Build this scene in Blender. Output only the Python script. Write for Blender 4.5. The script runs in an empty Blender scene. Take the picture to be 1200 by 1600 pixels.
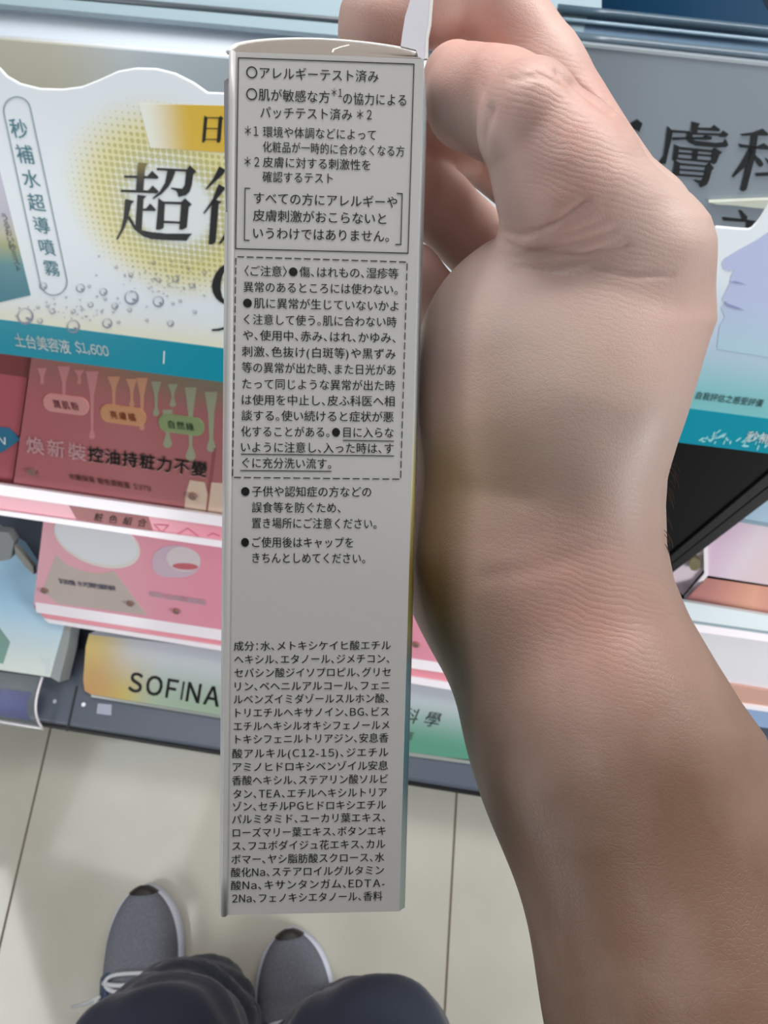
import bpy, bmesh, math, random
import numpy as np
from mathutils import Vector, Matrix
random.seed(7); np.random.seed(7)
SC = bpy.context.scene
COL = SC.collection

# ------------------------------------------------------------------ camera, world, lights, exposure
F = 1180.0                                   # focal length in pixels of the 1200 x 1600 frame
PITCH, ROLL, YAW = math.radians(70), math.radians(1), math.radians(-9.5)
CAM = np.array([0.0, 0.0, 1.2])
AX = np.array([0, math.cos(PITCH), -math.sin(PITCH)])
_rt = np.array([1.0, 0, 0]); _dn = np.cross(AX, _rt)
RT = math.cos(ROLL) * _rt + math.sin(ROLL) * _dn
DN = -math.sin(ROLL) * _rt + math.cos(ROLL) * _dn
cd = bpy.data.cameras.new('camera'); cam = bpy.data.objects.new('camera', cd); COL.objects.link(cam)
cd.sensor_fit = 'VERTICAL'; cd.sensor_height = 36; cd.lens = F / 1600 * 36; cd.clip_start = 0.01
cam.matrix_world = Matrix([[RT[i], -DN[i], -AX[i], CAM[i]] for i in range(3)] + [[0, 0, 0, 1]])
cd.dof.use_dof = True; cd.dof.focus_distance = 0.14; cd.dof.aperture_fstop = cd.lens / 1000 / 0.0005
SC.camera = cam
SC.view_settings.view_transform = 'Standard'; SC.view_settings.look = 'None'
SC.view_settings.gamma = 1; SC.view_settings.use_curve_mapping = False
SC.view_settings.exposure = 0.0
W = bpy.data.worlds.new('store_ambience'); SC.world = W; W.use_nodes = True
W.node_tree.nodes['Background'].inputs[0].default_value = (0.93, 0.97, 1.0, 1)
W.node_tree.nodes['Background'].inputs[1].default_value = 0.04

def area(name, loc, target, sx, sy, power, col=(1, 1, 1)):
    l = bpy.data.lights.new(name, 'AREA'); l.shape = 'RECTANGLE'; l.size = sx; l.size_y = sy
    l.energy = power; l.color = col
    o = bpy.data.objects.new(name, l); COL.objects.link(o); o.location = loc
    o.rotation_euler = (Vector(target) - Vector(loc)).to_track_quat('-Z', 'Y').to_euler()
    return o
area('front_fill_light', (0.24, 0.56, 1.50), (0.16, 0.34, 1.0), 0.9, 0.3, 8.2, (1, .98, .96))  # unseen lamp pair, added to fade light down the carton and hand
area('front_fill_light', (-0.35, 0.5, 1.6), (-0.25, 0.46, 1.0), 0.9, 0.12, 2.0, (.97, .98, 1))
area('ceiling_light', (-1.1, 0.2, 2.7), (-0.3, -0.1, 0.0), 1.2, 0.6, 7, (.97, .98, 1))
area('side_fill_light', (1.7, -0.9, 1.25), (0.0, 0.35, 0.75), 1.2, 1.3, 7, (.98, .99, 1))  # no window here; lamp added to brighten signs and the arm's right side
area('floor_fill_light', (-1.0, -0.5, 0.92), (-0.15, -0.1, 0.0), 0.6, 0.3, 4.2, (.97, .99, 1))  # no counters here; two low lamps added to light floor, not carton
area('floor_fill_light', (1.0, -0.6, 0.92), (0.1, -0.15, 0.0), 0.6, 0.3, 11, (.97, .99, 1))

# ------------------------------------------------------------------ geometry helpers
U = np.array([math.cos(YAW), math.sin(YAW), 0]); V = np.array([-math.sin(YAW), math.cos(YAW), 0]); UP = np.array([0, 0, 1.0])
def ray(px, py): return (px - 600) / F * RT + (py - 800) / F * DN + AX
def P(px, py, Z): return CAM + Z * ray(px, py)
def at_z(px, py, z):
    d = ray(px, py); return CAM + d * ((z - CAM[2]) / d[2])
def uvw(u, v, w): return u * U + v * V + w * UP

class Plane:
    def __init__(s, o, e1, e2):
        s.o = np.array(o, float); s.e1 = np.array(e1, float); s.e2 = np.array(e2, float); s.n = np.cross(s.e1, s.e2)
    def ab(s, px, py):
        d = ray(px, py); t = ((s.o - CAM) @ s.n) / (d @ s.n); q = CAM + t * d - s.o
        return (q @ s.e1, q @ s.e2)
    def w(s, a, b, c=0): return s.o + a * s.e1 + b * s.e2 + c * s.n
def rack_plane(v, w, tilt):
    t = math.radians(tilt); return Plane(v * V + w * UP, U, math.sin(t) * V + math.cos(t) * UP)

def srgb(c):
    o = []
    for x in c[:3]:
        x /= 255; o.append(x / 12.92 if x <= .04045 else ((x + .055) / 1.055) ** 2.4)
    return (*o, 1)
def mat(name, col, rough=.5, **k):
    m = bpy.data.materials.new(name); m.use_nodes = True; b = m.node_tree.nodes['Principled BSDF']
    b.inputs['Base Color'].default_value = srgb(col); b.inputs['Roughness'].default_value = rough
    for a, v in k.items(): b.inputs[a.replace('_', ' ')].default_value = v
    return m
class NT:
    def __init__(s, m): s.t = m.node_tree; s.b = s.t.nodes['Principled BSDF']
    def n(s, typ, ins=None, **k):
        nd = s.t.nodes.new(typ)
        for a, v in k.items(): setattr(nd, a, v)
        for i, v in (ins or {}).items():
            if hasattr(v, 'links') or isinstance(v, bpy.types.NodeSocket): s.t.links.new(v, nd.inputs[i])
            else: nd.inputs[i].default_value = v
        return nd
    def math(s, op, a, b=0.0, c=0.0, clamp=False):
        nd = s.n('ShaderNodeMath', {0: a, 1: b, 2: c}, operation=op); nd.use_clamp = clamp; return nd.outputs[0]
    def sm(s, x, lo, hi):
        nd = s.n('ShaderNodeMapRange', {0: x, 1: lo, 2: hi, 3: 0.0, 4: 1.0}, interpolation_type='SMOOTHSTEP'); return nd.outputs[0]
    def mix(s, f, a, b):
        nd = s.n('ShaderNodeMix', data_type='RGBA')
        for i, v in ((0, f), (6, a), (7, b)):
            if isinstance(v, bpy.types.NodeSocket): s.t.links.new(v, nd.inputs[i])
            else: nd.inputs[i].default_value = v
        return nd.outputs[2]
    def uv(s):
        sp = s.n('ShaderNodeSeparateXYZ', {0: s.n('ShaderNodeUVMap').outputs[0]}); return sp.outputs[0], sp.outputs[1]
    def col(s, c): s.t.links.new(c, s.b.inputs['Base Color'])
    def ramp(s, x, stops):
        nd = s.n('ShaderNodeValToRGB', {0: x}); r = nd.color_ramp
        while len(r.elements) < len(stops): r.elements.new(.5)
        for e, (p, c) in zip(r.elements, stops): e.position = p; e.color = srgb(c)
        return nd.outputs[0]

def obj(name, verts, faces, m, parent=None, uvs=None, smooth=False, org=None):
    """one mesh object; vertices in world space, stored relative to the thing's base"""
    verts = np.array(verts, float).reshape(-1, 3)
    if parent is not None:
        r = parent; base = np.zeros(3)
        while r is not None: base = base + np.array(r.location); r = r.parent
        loc = np.zeros(3)
    else:
        loc = np.array(org if org is not None else (verts.min(0) + verts.max(0)) / 2); base = loc
    me = bpy.data.meshes.new(name); me.from_pydata((verts - base).tolist(), [], faces); me.update()
    if uvs is not None:
        L = me.uv_layers.new(name='UVMap'); uvs = np.array(uvs)
        L.data.foreach_set('uv', uvs[[l.vertex_index for l in me.loops]].ravel())
    if smooth: me.polygons.foreach_set('use_smooth', [True] * len(me.polygons))
    if m is not None: me.materials.append(m)
    o = bpy.data.objects.new(name, me); COL.objects.link(o); o.location = loc; o.parent = parent
    return o
def thing(name, label, cat, loc, group=None):
    o = bpy.data.objects.new(name, None); COL.objects.link(o); o.location = loc; o.empty_display_size = .02
    return tag(o, label, cat, group)
def tag(o, label, cat, group=None):
    o['label'] = label; o['category'] = cat
    if group: o['group'] = group
    return o
def prism(pl, pts, c0, c1):
    """outline in plane coordinates, extruded from offset c0 to c1 (c1 faces the viewer)"""
    n = len(pts); ar = sum(pts[i][0] * pts[(i + 1) % n][1] - pts[(i + 1) % n][0] * pts[i][1] for i in range(n))
    if ar < 0: pts = pts[::-1]
    vs = [pl.w(a, b, c0) for a, b in pts] + [pl.w(a, b, c1) for a, b in pts]
    fs = [tuple(range(n - 1, -1, -1)), tuple(range(n, 2 * n))] + [(i, (i + 1) % n, n + (i + 1) % n, n + i) for i in range(n)]
    return vs, fs, [tuple(p) for p in pts] * 2
def join(*ms):
    V_, F_, T_ = [], [], []
    for v, f, *t in ms:
        k = len(V_); V_ += list(v); F_ += [tuple(i + k for i in q) for q in f]; T_ += list(t[0]) if t else [(0, 0)] * len(v)
    return V_, F_, T_
def plate(name, pl, px, c0, c1, m, parent=None, **k):
    v, f, t = prism(pl, [pl.ab(*p) for p in px], c0, c1); return obj(name, v, f, m, parent, t, **k)
def plates(name, pl, polys, c0, c1, m, parent=None):
    v, f, t = join(*[prism(pl, [pl.ab(*p) for p in q], c0, c1) for q in polys]); return obj(name, v, f, m, parent, t)
def box_uvw(name, u0, u1, v0, v1, w0, w1, m, parent=None, bev=0):
    vs = [uvw(u, v, w) for w in (w0, w1) for v in (v0, v1) for u in (u0, u1)]
    o = obj(name, vs, [(0, 2, 3, 1), (4, 5, 7, 6), (0, 1, 5, 4), (2, 6, 7, 3), (0, 4, 6, 2), (1, 3, 7, 5)], m, parent)
    if bev: bd = o.modifiers.new('bevel', 'BEVEL'); bd.width = bev; bd.segments = 3
    return o
def tube(pts, r, n=8, closed=False):
    pts = [np.array(p, float) for p in pts]; N = len(pts); vs, fs = [], []
    rr = r if isinstance(r, (list, tuple)) else [r] * N
    up = None
    for i, p in enumerate(pts):
        t = pts[(i + 1) % N if closed else min(i + 1, N - 1)] - pts[(i - 1) % N if closed else max(i - 1, 0)]
        t = t / (np.linalg.norm(t) + 1e-12)
        if up is None: up = np.array([0, 0, 1.0]) if abs(t[2]) < .9 else np.array([1.0, 0, 0])
        s = np.cross(t, up); s /= np.linalg.norm(s) + 1e-12; up = np.cross(s, t)
        vs += [p + rr[i] * (math.cos(a) * s + math.sin(a) * up) for a in np.linspace(0, 2 * math.pi, n, endpoint=False)]
    for i in range(N if closed else N - 1):
        j = (i + 1) % N
        fs += [(i * n + k, i * n + (k + 1) % n, j * n + (k + 1) % n, j * n + k) for k in range(n)]
    if not closed: fs += [tuple(range(n - 1, -1, -1)), tuple(range((N - 1) * n, N * n))]
    return vs, fs
def spline(pts, k=8):
    pts = [np.array(p, float) for p in pts]; Q = [pts[0]] + pts + [pts[-1]]; o = []
    for i in range(1, len(Q) - 2):
        for t in np.linspace(0, 1, k, endpoint=False):
            a, b, c, d = Q[i - 1:i + 3]
            o.append(.5 * (2 * b + (c - a) * t + (2 * a - 5 * b + 4 * c - d) * t * t + (3 * b - a - 3 * c + d) * t ** 3))
    return o + [pts[-1]]

# lettering: glyphs of Blender's own font, laid out one by one and printed on a plane
_fc = bpy.data.curves.new('lettering', 'FONT'); _fo = bpy.data.objects.new('lettering', _fc); COL.objects.link(_fo)
_gc = {}
def glyph(ch, off):
    if (ch, off) not in _gc:
        _fc.body = ch; _fc.resolution_u = 3; _fc.fill_mode = 'FRONT'
        bpy.context.view_layer.update()
        me = bpy.data.meshes.new_from_object(_fo.evaluated_get(bpy.context.evaluated_depsgraph_get()))
        vs = np.array([v.co[:2] for v in me.vertices]).reshape(-1, 2); fs = [tuple(p.vertices) for p in me.polygons]
        bpy.data.meshes.remove(me)
        if off:                                # a heavier weight: the glyph printed twice or four times, slightly apart
            sh = [(-off / 2, 0), (off / 2, 0)] if off < .01 else [(-off / 2, -off / 2), (off / 2, -off / 2), (-off / 2, off / 2), (off / 2, off / 2)]
            n_ = len(vs); fs = [tuple(i + k * n_ for i in f) for k in range(len(sh)) for f in fs]; vs = np.concatenate([vs + np.array(q) for q in sh])
        _gc[ch, off] = (vs, fs)
    return _gc[ch, off]
def gl(ch, off):
    """glyph and advance: latin letters and figures use the full-width shapes, set proportionally; the circle bullet is enlarged"""
    if ch == 'I':
        return np.array([(.07, 0), (.165, 0), (.165, .735), (.07, .735)]), [(0, 1, 2, 3)], .235
    if 33 <= ord(ch) < 127 and ch not in '()-':
        v_, f_ = glyph(chr(ord(ch) + 0xFEE0), off); x0, x1 = v_[:, 0].min(), v_[:, 0].max()
        return v_ - np.array((x0 - .07, 0)), f_, x1 - x0 + .15
    if ch == '○':
        v_, f_ = glyph(ch, 0); return (v_ - np.array((.455, .364))) * 1.22 + np.array((.5, .38)), f_, 1.04
    if ch in '()-':
        v_, f_ = glyph(ch, off); return v_, f_, .42
    v_, f_ = glyph(ch, off); return v_, f_, adv(ch)
def adv(ch):
    if ch in '、。〈〉：': return .52
    if ch == ' ': return .4
    if ord(ch) < 256:
        return .62 if ch.isupper() or ch.isdigit() else .5
    return 1.0
def text_geo(pl, s, p0, p1, em, off=0.0, c=.0001, slant=0.0, vertical=False):
    """string with its ink centred on the pixel line p0 -> p1 (ink starts at p0 and ends at p1); em in pixels"""
    A = np.array(pl.ab(*p0)); B = np.array(pl.ab(*p1)); d = B - A; Ln = np.linalg.norm(d); d /= Ln; q = np.array([-d[1], d[0]])
    mid = ((p0[0] + p1[0]) / 2, (p0[1] + p1[1]) / 2)
    E1 = np.array(pl.ab(mid[0], mid[1] - em / 2)); E2 = np.array(pl.ab(mid[0], mid[1] + em / 2)); e = np.linalg.norm(E1 - E2)
    if vertical:
        E1 = np.array(pl.ab(mid[0] - em / 2, mid[1])); E2 = np.array(pl.ab(mid[0] + em / 2, mid[1])); e = np.linalg.norm(E1 - E2)
        d0 = d; d, q = np.array([-d0[1], d0[0]]), -d0
        vs, fs = [], []; n = len(s)
        for i, ch in enumerate(s):
            gv, gf, _a = gl(ch, off); ctr = A + d0 * (e / 2 + (Ln - e) * (i / (n - 1)))
            k = len(vs)
            for x, y in gv:
                r = ctr + d * (x - .5) * e + q * (y - .38) * e; vs.append(pl.w(r[0], r[1], c))
            fs += [tuple(j + k for j in f) for f in gf]
        return vs, fs
    pos, x = [], 0.0
    for ch in s: pos.append(x); x += adv(ch) if ch == ' ' else gl(ch, off)[2]
    g0 = gl(s[0], off)[0]; g1 = gl(s[-1], off)[0]
    def shift(ch): return -.0 if ch not in '〈' else -.45
    l0 = (g0[:, 0].min() + shift(s[0])); r1 = g1[:, 0].max() + shift(s[-1])
    ink_fixed = r1 - l0; span = pos[-1]
    want = Ln / e - ink_fixed; sx = 1.0
    kx = want / span if span else 1.0
    if kx < .97: sx = max(.72, kx); 
    if kx < .97: kx = (Ln / e - sx * ink_fixed) / span
    vs, fs = [], []
    for ch, p in zip(s, pos):
        if ch == ' ': continue
        gv, gf, _a = gl(ch, off); k = len(vs)
        for gx, gy in gv:
            yy = (gy - .38)
            r = A + d * e * (p * kx + sx * (gx + shift(ch) - l0) + slant * yy) + q * e * yy
            vs.append(pl.w(r[0], r[1], c))
        fs += [tuple(j + k for j in f) for f in gf]
    return vs, fs
def strokes(pl, lines, wpx, c0=.00005, c1=.0001, m=None):
    """straight printed rules between pixel points, wpx wide"""
    out = []
    for (x0, y0), (x1, y1) in lines:
        L = math.hypot(x1 - x0, y1 - y0); nx, ny = -(y1 - y0) / L * wpx / 2, (x1 - x0) / L * wpx / 2
        ex, ey = (x1 - x0) / L * wpx / 2, (y1 - y0) / L * wpx / 2
        out.append(prism(pl, [pl.ab(x0 - ex + nx, y0 - ey + ny), pl.ab(x1 + ex + nx, y1 + ey + ny), pl.ab(x1 + ex - nx, y1 + ey - ny), pl.ab(x0 - ex - nx, y0 - ey - ny)], c0, c1))
    return join(*out)
def crop(x0, y0, s, pts): return [(x0 + x / s, y0 + y / s) for x, y in pts]

# a slim ceiling tube, seen only as the small streak it leaves on the polished tiles
_p = at_z(297, 1437, 0); _d = _p - CAM; _d[2] *= -1; _q = _p + _d * (2.7 / _d[2])
_t = at_z(302, 1415, 0) - at_z(292, 1460, 0)
_l = area('ceiling_tube', _q, _q - UP, .15, .04, .16, (1, 1, .97)); _l.rotation_euler = (0, 0, 0); _l.rotation_euler.z = math.atan2(_t[1], _t[0])

# ------------------------------------------------------------------ materials
INK = mat('black_ink', (24, 24, 24), .5)
SIGN_INK = mat('sign_black_ink', (14, 15, 16), .4)
WHITE_INK = mat('white_ink', (238, 246, 246), .5)
TEAL_INK = mat('teal_ink', (62, 128, 142), .5)
TEAL = mat('teal_print', (22, 140, 160), .3)
GREY_DECK = mat('grey_laminate', (84, 92, 106), .35)
DARK = mat('dark_metal', (30, 31, 34), .45)
BLACK = mat('black_plastic', (5, 5, 5), .5, Specular_IOR_Level=.15)
BLACK_EDGE = mat('black_edge', (26, 25, 24), .4, Specular_IOR_Level=.25)
WHITE_EDGE = mat('acrylic_edge', (250, 244, 250), .15)  # clear acrylic; light caught by its edges is painted white
SCREW = mat('screw_cap', (170, 140, 130), .3, Metallic=.6)

# ------------------------------------------------------------------ floor (large cream tiles), dark end of the aisle
sA, sB = at_z(78, 1148, 0)[:2], at_z(40, 1300, 0)[:2]
sC, sD = at_z(708, 1300, 0)[:2], at_z(697, 1583, 0)[:2]
fd = (sA - sB) / np.linalg.norm(sA - sB) + (sC - sD) / np.linalg.norm(sC - sD); fd /= np.linalg.norm(fd)
fr = np.array([fd[1], -fd[0]]); tile = float((((sC + sD) / 2) - ((sA + sB) / 2)) @ fr)
fm = mat('cream_floor_tile', (200, 195, 178), .08, IOR=1.45)
n = NT(fm)
geo = n.n('ShaderNodeNewGeometry').outputs['Position']
def dotc(vec, off):
    dp = n.n('ShaderNodeVectorMath', {0: geo, 1: (vec[0], vec[1], 0)}, operation='DOT_PRODUCT').outputs['Value']
    f_ = n.math('FRACT', n.math('DIVIDE', n.math('SUBTRACT', dp, off), tile))
    return n.math('MULTIPLY', n.math('MINIMUM', f_, n.math('SUBTRACT', 1.0, f_)), tile)
g1 = dotc(fr, float(((sC + sD) / 2) @ fr)); g2 = dotc(fd, 0.16)
gr = n.math('LESS_THAN', n.math('MINIMUM', g1, g2), .0017)
nz = n.n('ShaderNodeTexNoise', {0: geo, 'Scale': 6.0, 'Detail': 6.0}).outputs[0]
tilec = n.ramp(nz, [(.3, (186, 183, 169)), (.7, (199, 197, 186))])
sp = n.n('ShaderNodeTexVoronoi', {0: geo, 'Scale': 9.0}).outputs[0]
spk = n.math('LESS_THAN', sp, .025)
tilec = n.mix(n.math('MULTIPLY', spk, .6), tilec, srgb((120, 100, 80)))
n.col(n.mix(gr, tilec, srgb((108, 96, 80))))
n.t.links.new(n.math('ADD', .08, n.math('MULTIPLY', gr, .6)), n.b.inputs['Roughness'])
v, f = [(-4, -4, 0), (4, -4, 0), (4, 4, 0), (-4, 4, 0), (-4, -4, -.05), (4, -4, -.05), (4, 4, -.05), (-4, 4, -.05)], [(0, 1, 2, 3), (7, 6, 5, 4), (0, 4, 5, 1), (1, 5, 6, 2), (2, 6, 7, 3), (3, 7, 4, 0)]
o = obj('floor', v, f, fm, org=(0, 0, 0)); o['kind'] = 'structure'

v, f = [(-2.6, -3, 2.9), (2.6, -3, 2.9), (2.6, 3, 2.9), (-2.6, 3, 2.9), (-2.6, -3, 2.95), (2.6, -3, 2.95), (2.6, 3, 2.95), (-2.6, 3, 2.95)], [(3, 2, 1, 0), (4, 5, 6, 7), (0, 1, 5, 4), (1, 2, 6, 5), (2, 3, 7, 6), (3, 0, 4, 7)]
o = obj('ceiling', v, f, mat('white_ceiling', (225, 226, 224), .8), org=(0, 0, 2.9)); o['kind'] = 'structure'

# ------------------------------------------------------------------ gondola shelf
UL, UR = -1.0, 1.0
G = thing('display_shelf', 'grey stepped store shelf with dark interior standing on the tiles', 'shelf', tuple(uvw(0, .3, 0)))
box_uvw('deck', UL, UR, .012, .84, .105, .14, GREY_DECK, G, .004)
box_uvw('deck_edge', UL, UR, .006, .0125, .098, .12, DARK, G, .002)
box_uvw('kick_plate', UL, UR, .10, .84, .0, .1055, DARK, G)
box_uvw('back_panel', UL, UR, .84, .87, .0, 1.3, mat('back_panel_grey', (70, 72, 76), .5), G)
box_uvw('shelf_board', -.49, UR, .21, .84, .185, .20, BLACK, G, .002)
box_uvw('shelf_board', UL, UR, .37, .84, .40, .415, BLACK, G, .002)
box_uvw('shelf_board', UL, UR, .40, .84, .575, .59, BLACK, G, .002)
DP = rack_plane(.012, .1405, 90)
o = plates('deck_seam', DP, [[(103, 1143), (106, 1143), (122, 1072), (119, 1072)]], 0, .0006, DARK, G)
def disc_on(pl, px, r, c0, c1, n_=20, ry=None):
    a, b = pl.ab(*px); return prism(pl, [(a + r * math.cos(t), b + (ry or r) * math.sin(t)) for t in np.linspace(0, 2 * math.pi, n_, endpoint=False)], c0, c1)
for q in ((86, 1096), (131, 1101)):
    v, f, t = disc_on(DP, q, .0028, 0, .0012); obj('screw', v, f, mat('bright_screw', (215, 220, 225), .2, Metallic=.8), G)
plate('price_sticker', DP, [(153, 1099), (175, 1101), (174, 1118), (151, 1115)], 0, .0006, mat('lilac_sticker', (170, 172, 192), .4), G)

# ------------------------------------------------------------------ curved card at the bottom (yellow, white, green)
def card_bent(name, pl, px, m, parent, thick=.0012):
    return plate(name, pl, px, -thick, 0, m, parent)
SP = rack_plane(.058, .148, 70)
T = thing('sign_card', 'curved card with yellow, white and green print standing on the grey deck', 'sign', tuple(uvw(-.1, .115, .142)))
sm_ = mat('sofina_card', (200, 200, 205), .3); n = NT(sm_); ua, ub = n.uv()
aL = SP.ab(132, 1050)[0]; aR = SP.ab(345, 1050)[0]; bB = SP.ab(230, 1098)[1]; bT = SP.ab(230, 1000)[1]
gx = n.sm(ua, aL, aL + .115); gy = n.sm(ub, bB, bT)
low = n.ramp(gx, [(0, (178, 122, 10)), (.55, (186, 164, 70)), (1, (150, 172, 150))])
far = n.sm(ua, aR, aR + .2)
low = n.mix(far, low, srgb((92, 150, 128)))
top = n.ramp(gx, [(0, (205, 180, 95)), (.5, (196, 197, 202)), (1, (200, 203, 212))])
n.col(n.mix(gy, low, top))
plate('card', SP, [(139, 990), (345, 1014), (620, 1052), (760, 1075), (800, 1082), (800, 1195), (745, 1188), (632, 1176), (345, 1119), (145, 1087), (132, 1079), (130, 1062), (134, 1010)], -.0015, 0, sm_, T)
plates('edge_strip', SP, [[(143, 1085), (345, 1118), (632, 1174), (760, 1192), (760, 1197), (632, 1180), (345, 1122), (143, 1089)]], -.002, .001, mat('clear_lip', (150, 156, 150), .2), T)
plates('top_lip', SP, [[(150, 985), (345, 1005), (760, 1060), (760, 1070), (345, 1014), (139, 991)]], .0, .0016, mat('grey_lip', (152, 156, 166), .2), T)
v, f = text_geo(SP, 'SOFINA', (202, 1064), (344, 1089), 40, .035, .0004); obj('lettering', v, f, SIGN_INK, T)
v, f = text_geo(SP, '科學', (630, 1116), (688, 1126), 26, .01, .0004, slant=.25); v2, f2 = text_geo(SP, '護', (632, 1149), (648, 1151), 15, .0, .0004, slant=.25)
v, f, _ = join((v, f), (v2, f2)); obj('small_lettering', v, f, mat('faded_ink', (70, 82, 80), .5), T)

# ------------------------------------------------------------------ bottom-left: light-blue carton and label tube
LP = rack_plane(.0687, .1755, 75)
T = thing('carton', 'light blue cosmetic carton with green corner at the shelf left end', 'box', tuple(uvw(-.42, .15, .15)))
cm = mat('light_blue_carton', (160, 202, 228), .35); n = NT(cm); ua, ub = n.uv()
n.col(n.mix(n.sm(ub, LP.ab(40, 1050)[1], LP.ab(40, 930)[1]), srgb((216, 226, 220)), srgb((172, 214, 242))))
plate('front_panel', LP, [(-60, 790), (22, 845), (52, 890), (104, 965), (78, 1058), (-60, 1038)], -.03, 0, cm, T)
plate('side_panel', LP, [(104, 965), (114, 958), (106, 1010), (92, 1066), (78, 1058)], -.03, -.0005, mat('carton_side_grey', (150, 156, 156), .5), T)
plate('printed_hexagon', LP, [(-60, 960), (-5, 975), (16, 1003), (5, 1037), (-60, 1030)], 0, .0003, mat('sage_green_print', (120, 160, 148), .4), T)
plates('gloss_sticker', LP, [[(62, 1027), (80, 1030), (77, 1055), (70, 1054), (72, 1038), (64, 1033)]], 0, .0005, mat('clear_sticker', (214, 226, 226), .1), T)

TP = rack_plane(.001, .147, 66)
T = thing('label_holder', 'clear tube label holder with blue insert clipped to the shelf end', 'label holder', tuple(uvw(-.42, .08, .14)))
def curved(name, pl, x0, x1, ytop, ybot, depth, m, parent, k=10):
    """a strip bowed towards the viewer, from pixel column x0 to x1"""
    vs, fs = [], []
    for i in range(k + 1):
        t = i / k; c = depth * math.sin(math.pi * t)
        for (x, dy) in ((x0, 0), (x1, (x1 - x0) * .13)):
            a, b = pl.ab(x, ytop + (ybot - ytop) * t + dy); vs.append(pl.w(a, b, c))
    k2 = len(vs)
    vs += [np.array(p) - pl.n * .0012 for p in vs]
    for i in range(k):
        a = 2 * i; fs += [(a, a + 2, a + 3, a + 1), (k2 + a, k2 + a + 1, k2 + a + 3, k2 + a + 2), (a, k2 + a, k2 + a + 2, a + 2), (a + 1, a + 3, k2 + a + 3, k2 + a + 1)]
    fs += [(0, 1, k2 + 1, k2), (2 * k, k2 + 2 * k, k2 + 2 * k + 1, 2 * k + 1)]
    return obj(name, vs, fs, m, parent, smooth=True)
clear = mat('clear_acrylic', (225, 235, 238), .05, Alpha=.12, IOR=1.3)
curved('blue_insert', TP, -60, 49, 1068, 1112, .012, mat('royal_blue_print', (8, 12, 136), .6, Specular_IOR_Level=.2), T)
curved('clear_tube', TP, -60, 68, 1042, 1125, .017, clear, T)
v, f = tube([TP.w(*TP.ab(66 + 2 * math.sin(t * 3) * 0 + (0 if t < .9 else 1), 1058 + 82 * t), .0 + .017 * math.sin(math.pi * t)) for t in np.linspace(0, 1, 12)], .0016)
obj('tube_rim', v, f, WHITE_EDGE, T, smooth=True)
v, f = tube([TP.w(*TP.ab(-60, 1117), .001), TP.w(*TP.ab(66, 1138), .001)], .0016); obj('tube_lip', v, f, WHITE_EDGE, T)

# ------------------------------------------------------------------ lower pink display tray
def caps(pl, pxs, r, c0, c1): return join(*[disc_on(pl, q, r, c0, c1) for q in pxs])
KP = rack_plane(.158, .222, 25)
T = thing('display_tray', 'lower pink acrylic tray showing a white cushion case and cream swirl', 'display', tuple(uvw(-.2, .22, .2)))
km = mat('pink_card', (226, 120, 142), .28); n = NT(km); ua, ub = n.uv()
n.col(n.ramp(n.sm(ua, KP.ab(55, 900)[0], KP.ab(345, 900)[0]), [(0, (250, 188, 202)), (.5, (252, 178, 196)), (1, (252, 164, 186))]))
plate('card', KP, [(70, 795), (360, 830), (760, 890), (760, 1050), (346, 990), (52, 945)], -.004, 0, km, T)
plates('beige_print', KP, [[(88, 866), (104, 882), (128, 892), (154, 896), (178, 892), (197, 917), (230, 961), (90, 943), (67, 923), (78, 892)]], 0, .0003, mat('beige_print', (212, 196, 188), .3), T)
a0, b0 = KP.ab(152, 846); rr = np.linalg.norm(np.array(KP.ab(218, 855)) - np.array((a0, b0)))
v, f, t = prism(KP, [(a0 + rr * math.cos(x), b0 + rr * .92 * math.sin(x)) for x in np.linspace(0, 2 * math.pi, 48, endpoint=False)], 0, .0006)
o = obj('printed_compact', v, f, mat('compact_rim', (244, 236, 230), .2), T)
v, f, t = prism(KP, [(a0 + rr * .95 * math.cos(x), b0 + .004 + rr * .87 * math.sin(x)) for x in np.linspace(0, 2 * math.pi, 48, endpoint=False)], .0006, .001)
obj('compact_lid', v, f, mat('compact_lid_white', (244, 246, 252), .15), o)
def blob(pl, ctr, rx, ry, rot, c0, c1, k=28, egg=0):
    out = []
    for x in np.linspace(0, 2 * math.pi, k, endpoint=False):
        ex, ey = rx * math.cos(x) * (1 + egg * math.sin(x)), ry * math.sin(x); cs, sn = math.cos(rot), math.sin(rot)
        out.append(pl.ab(ctr[0] + ex * cs - ey * sn, ctr[1] + ex * sn + ey * cs))
    return prism(pl, out, c0, c1)
v, f, t = join(blob(KP, (276, 877), 38, 25, .1, 0, .0005), blob(KP, (255, 888), 18, 12, .5, 0, .00045)); o = obj('printed_cream_swirl', v, f, mat('cream_lilac', (224, 196, 214), .2), T)
v, f, t = blob(KP, (287, 873), 27, 19, .2, .0005, .0009); obj('swirl_top', v, f, mat('cream_white', (236, 222, 226), .2), o)
v, f, t = blob(KP, (290, 884), 20, 5, .05, .0009, .0012); obj('swirl_shadow_stripe', v, f, mat('coral_print', (216, 110, 122), .2), o)
g = [text_geo(KP, '彩妝盤 水光潤色蜜粉餅', (92, 907), (181, 919), 8.5, .01, .0008), ]
v, f, _ = join(*g); obj('lettering', v, f, mat('blue_grey_ink', (110, 118, 150), .4), T)
v, f = text_geo(KP, '柔霧光感美肌素顏霜', (233, 927), (322, 941), 9.5, .03, .0008); obj('white_lettering', v, f, mat('pink_white_ink', (244, 226, 234), .4), T)
for q in ((70, 921), (204, 941), (276, 953), (650, 1005)):
    v, f, t = disc_on(KP, q, .0042, 0, .004); obj('screw_cap', v, f, SCREW, T, smooth=False)
KL = rack_plane(.137, .205, 55)
plate('lip_top', KL, [(56, 940), (346, 983), (760, 1044), (760, 1060), (346, 1000), (58, 956)], -.004, .002, WHITE_EDGE, T)
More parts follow.
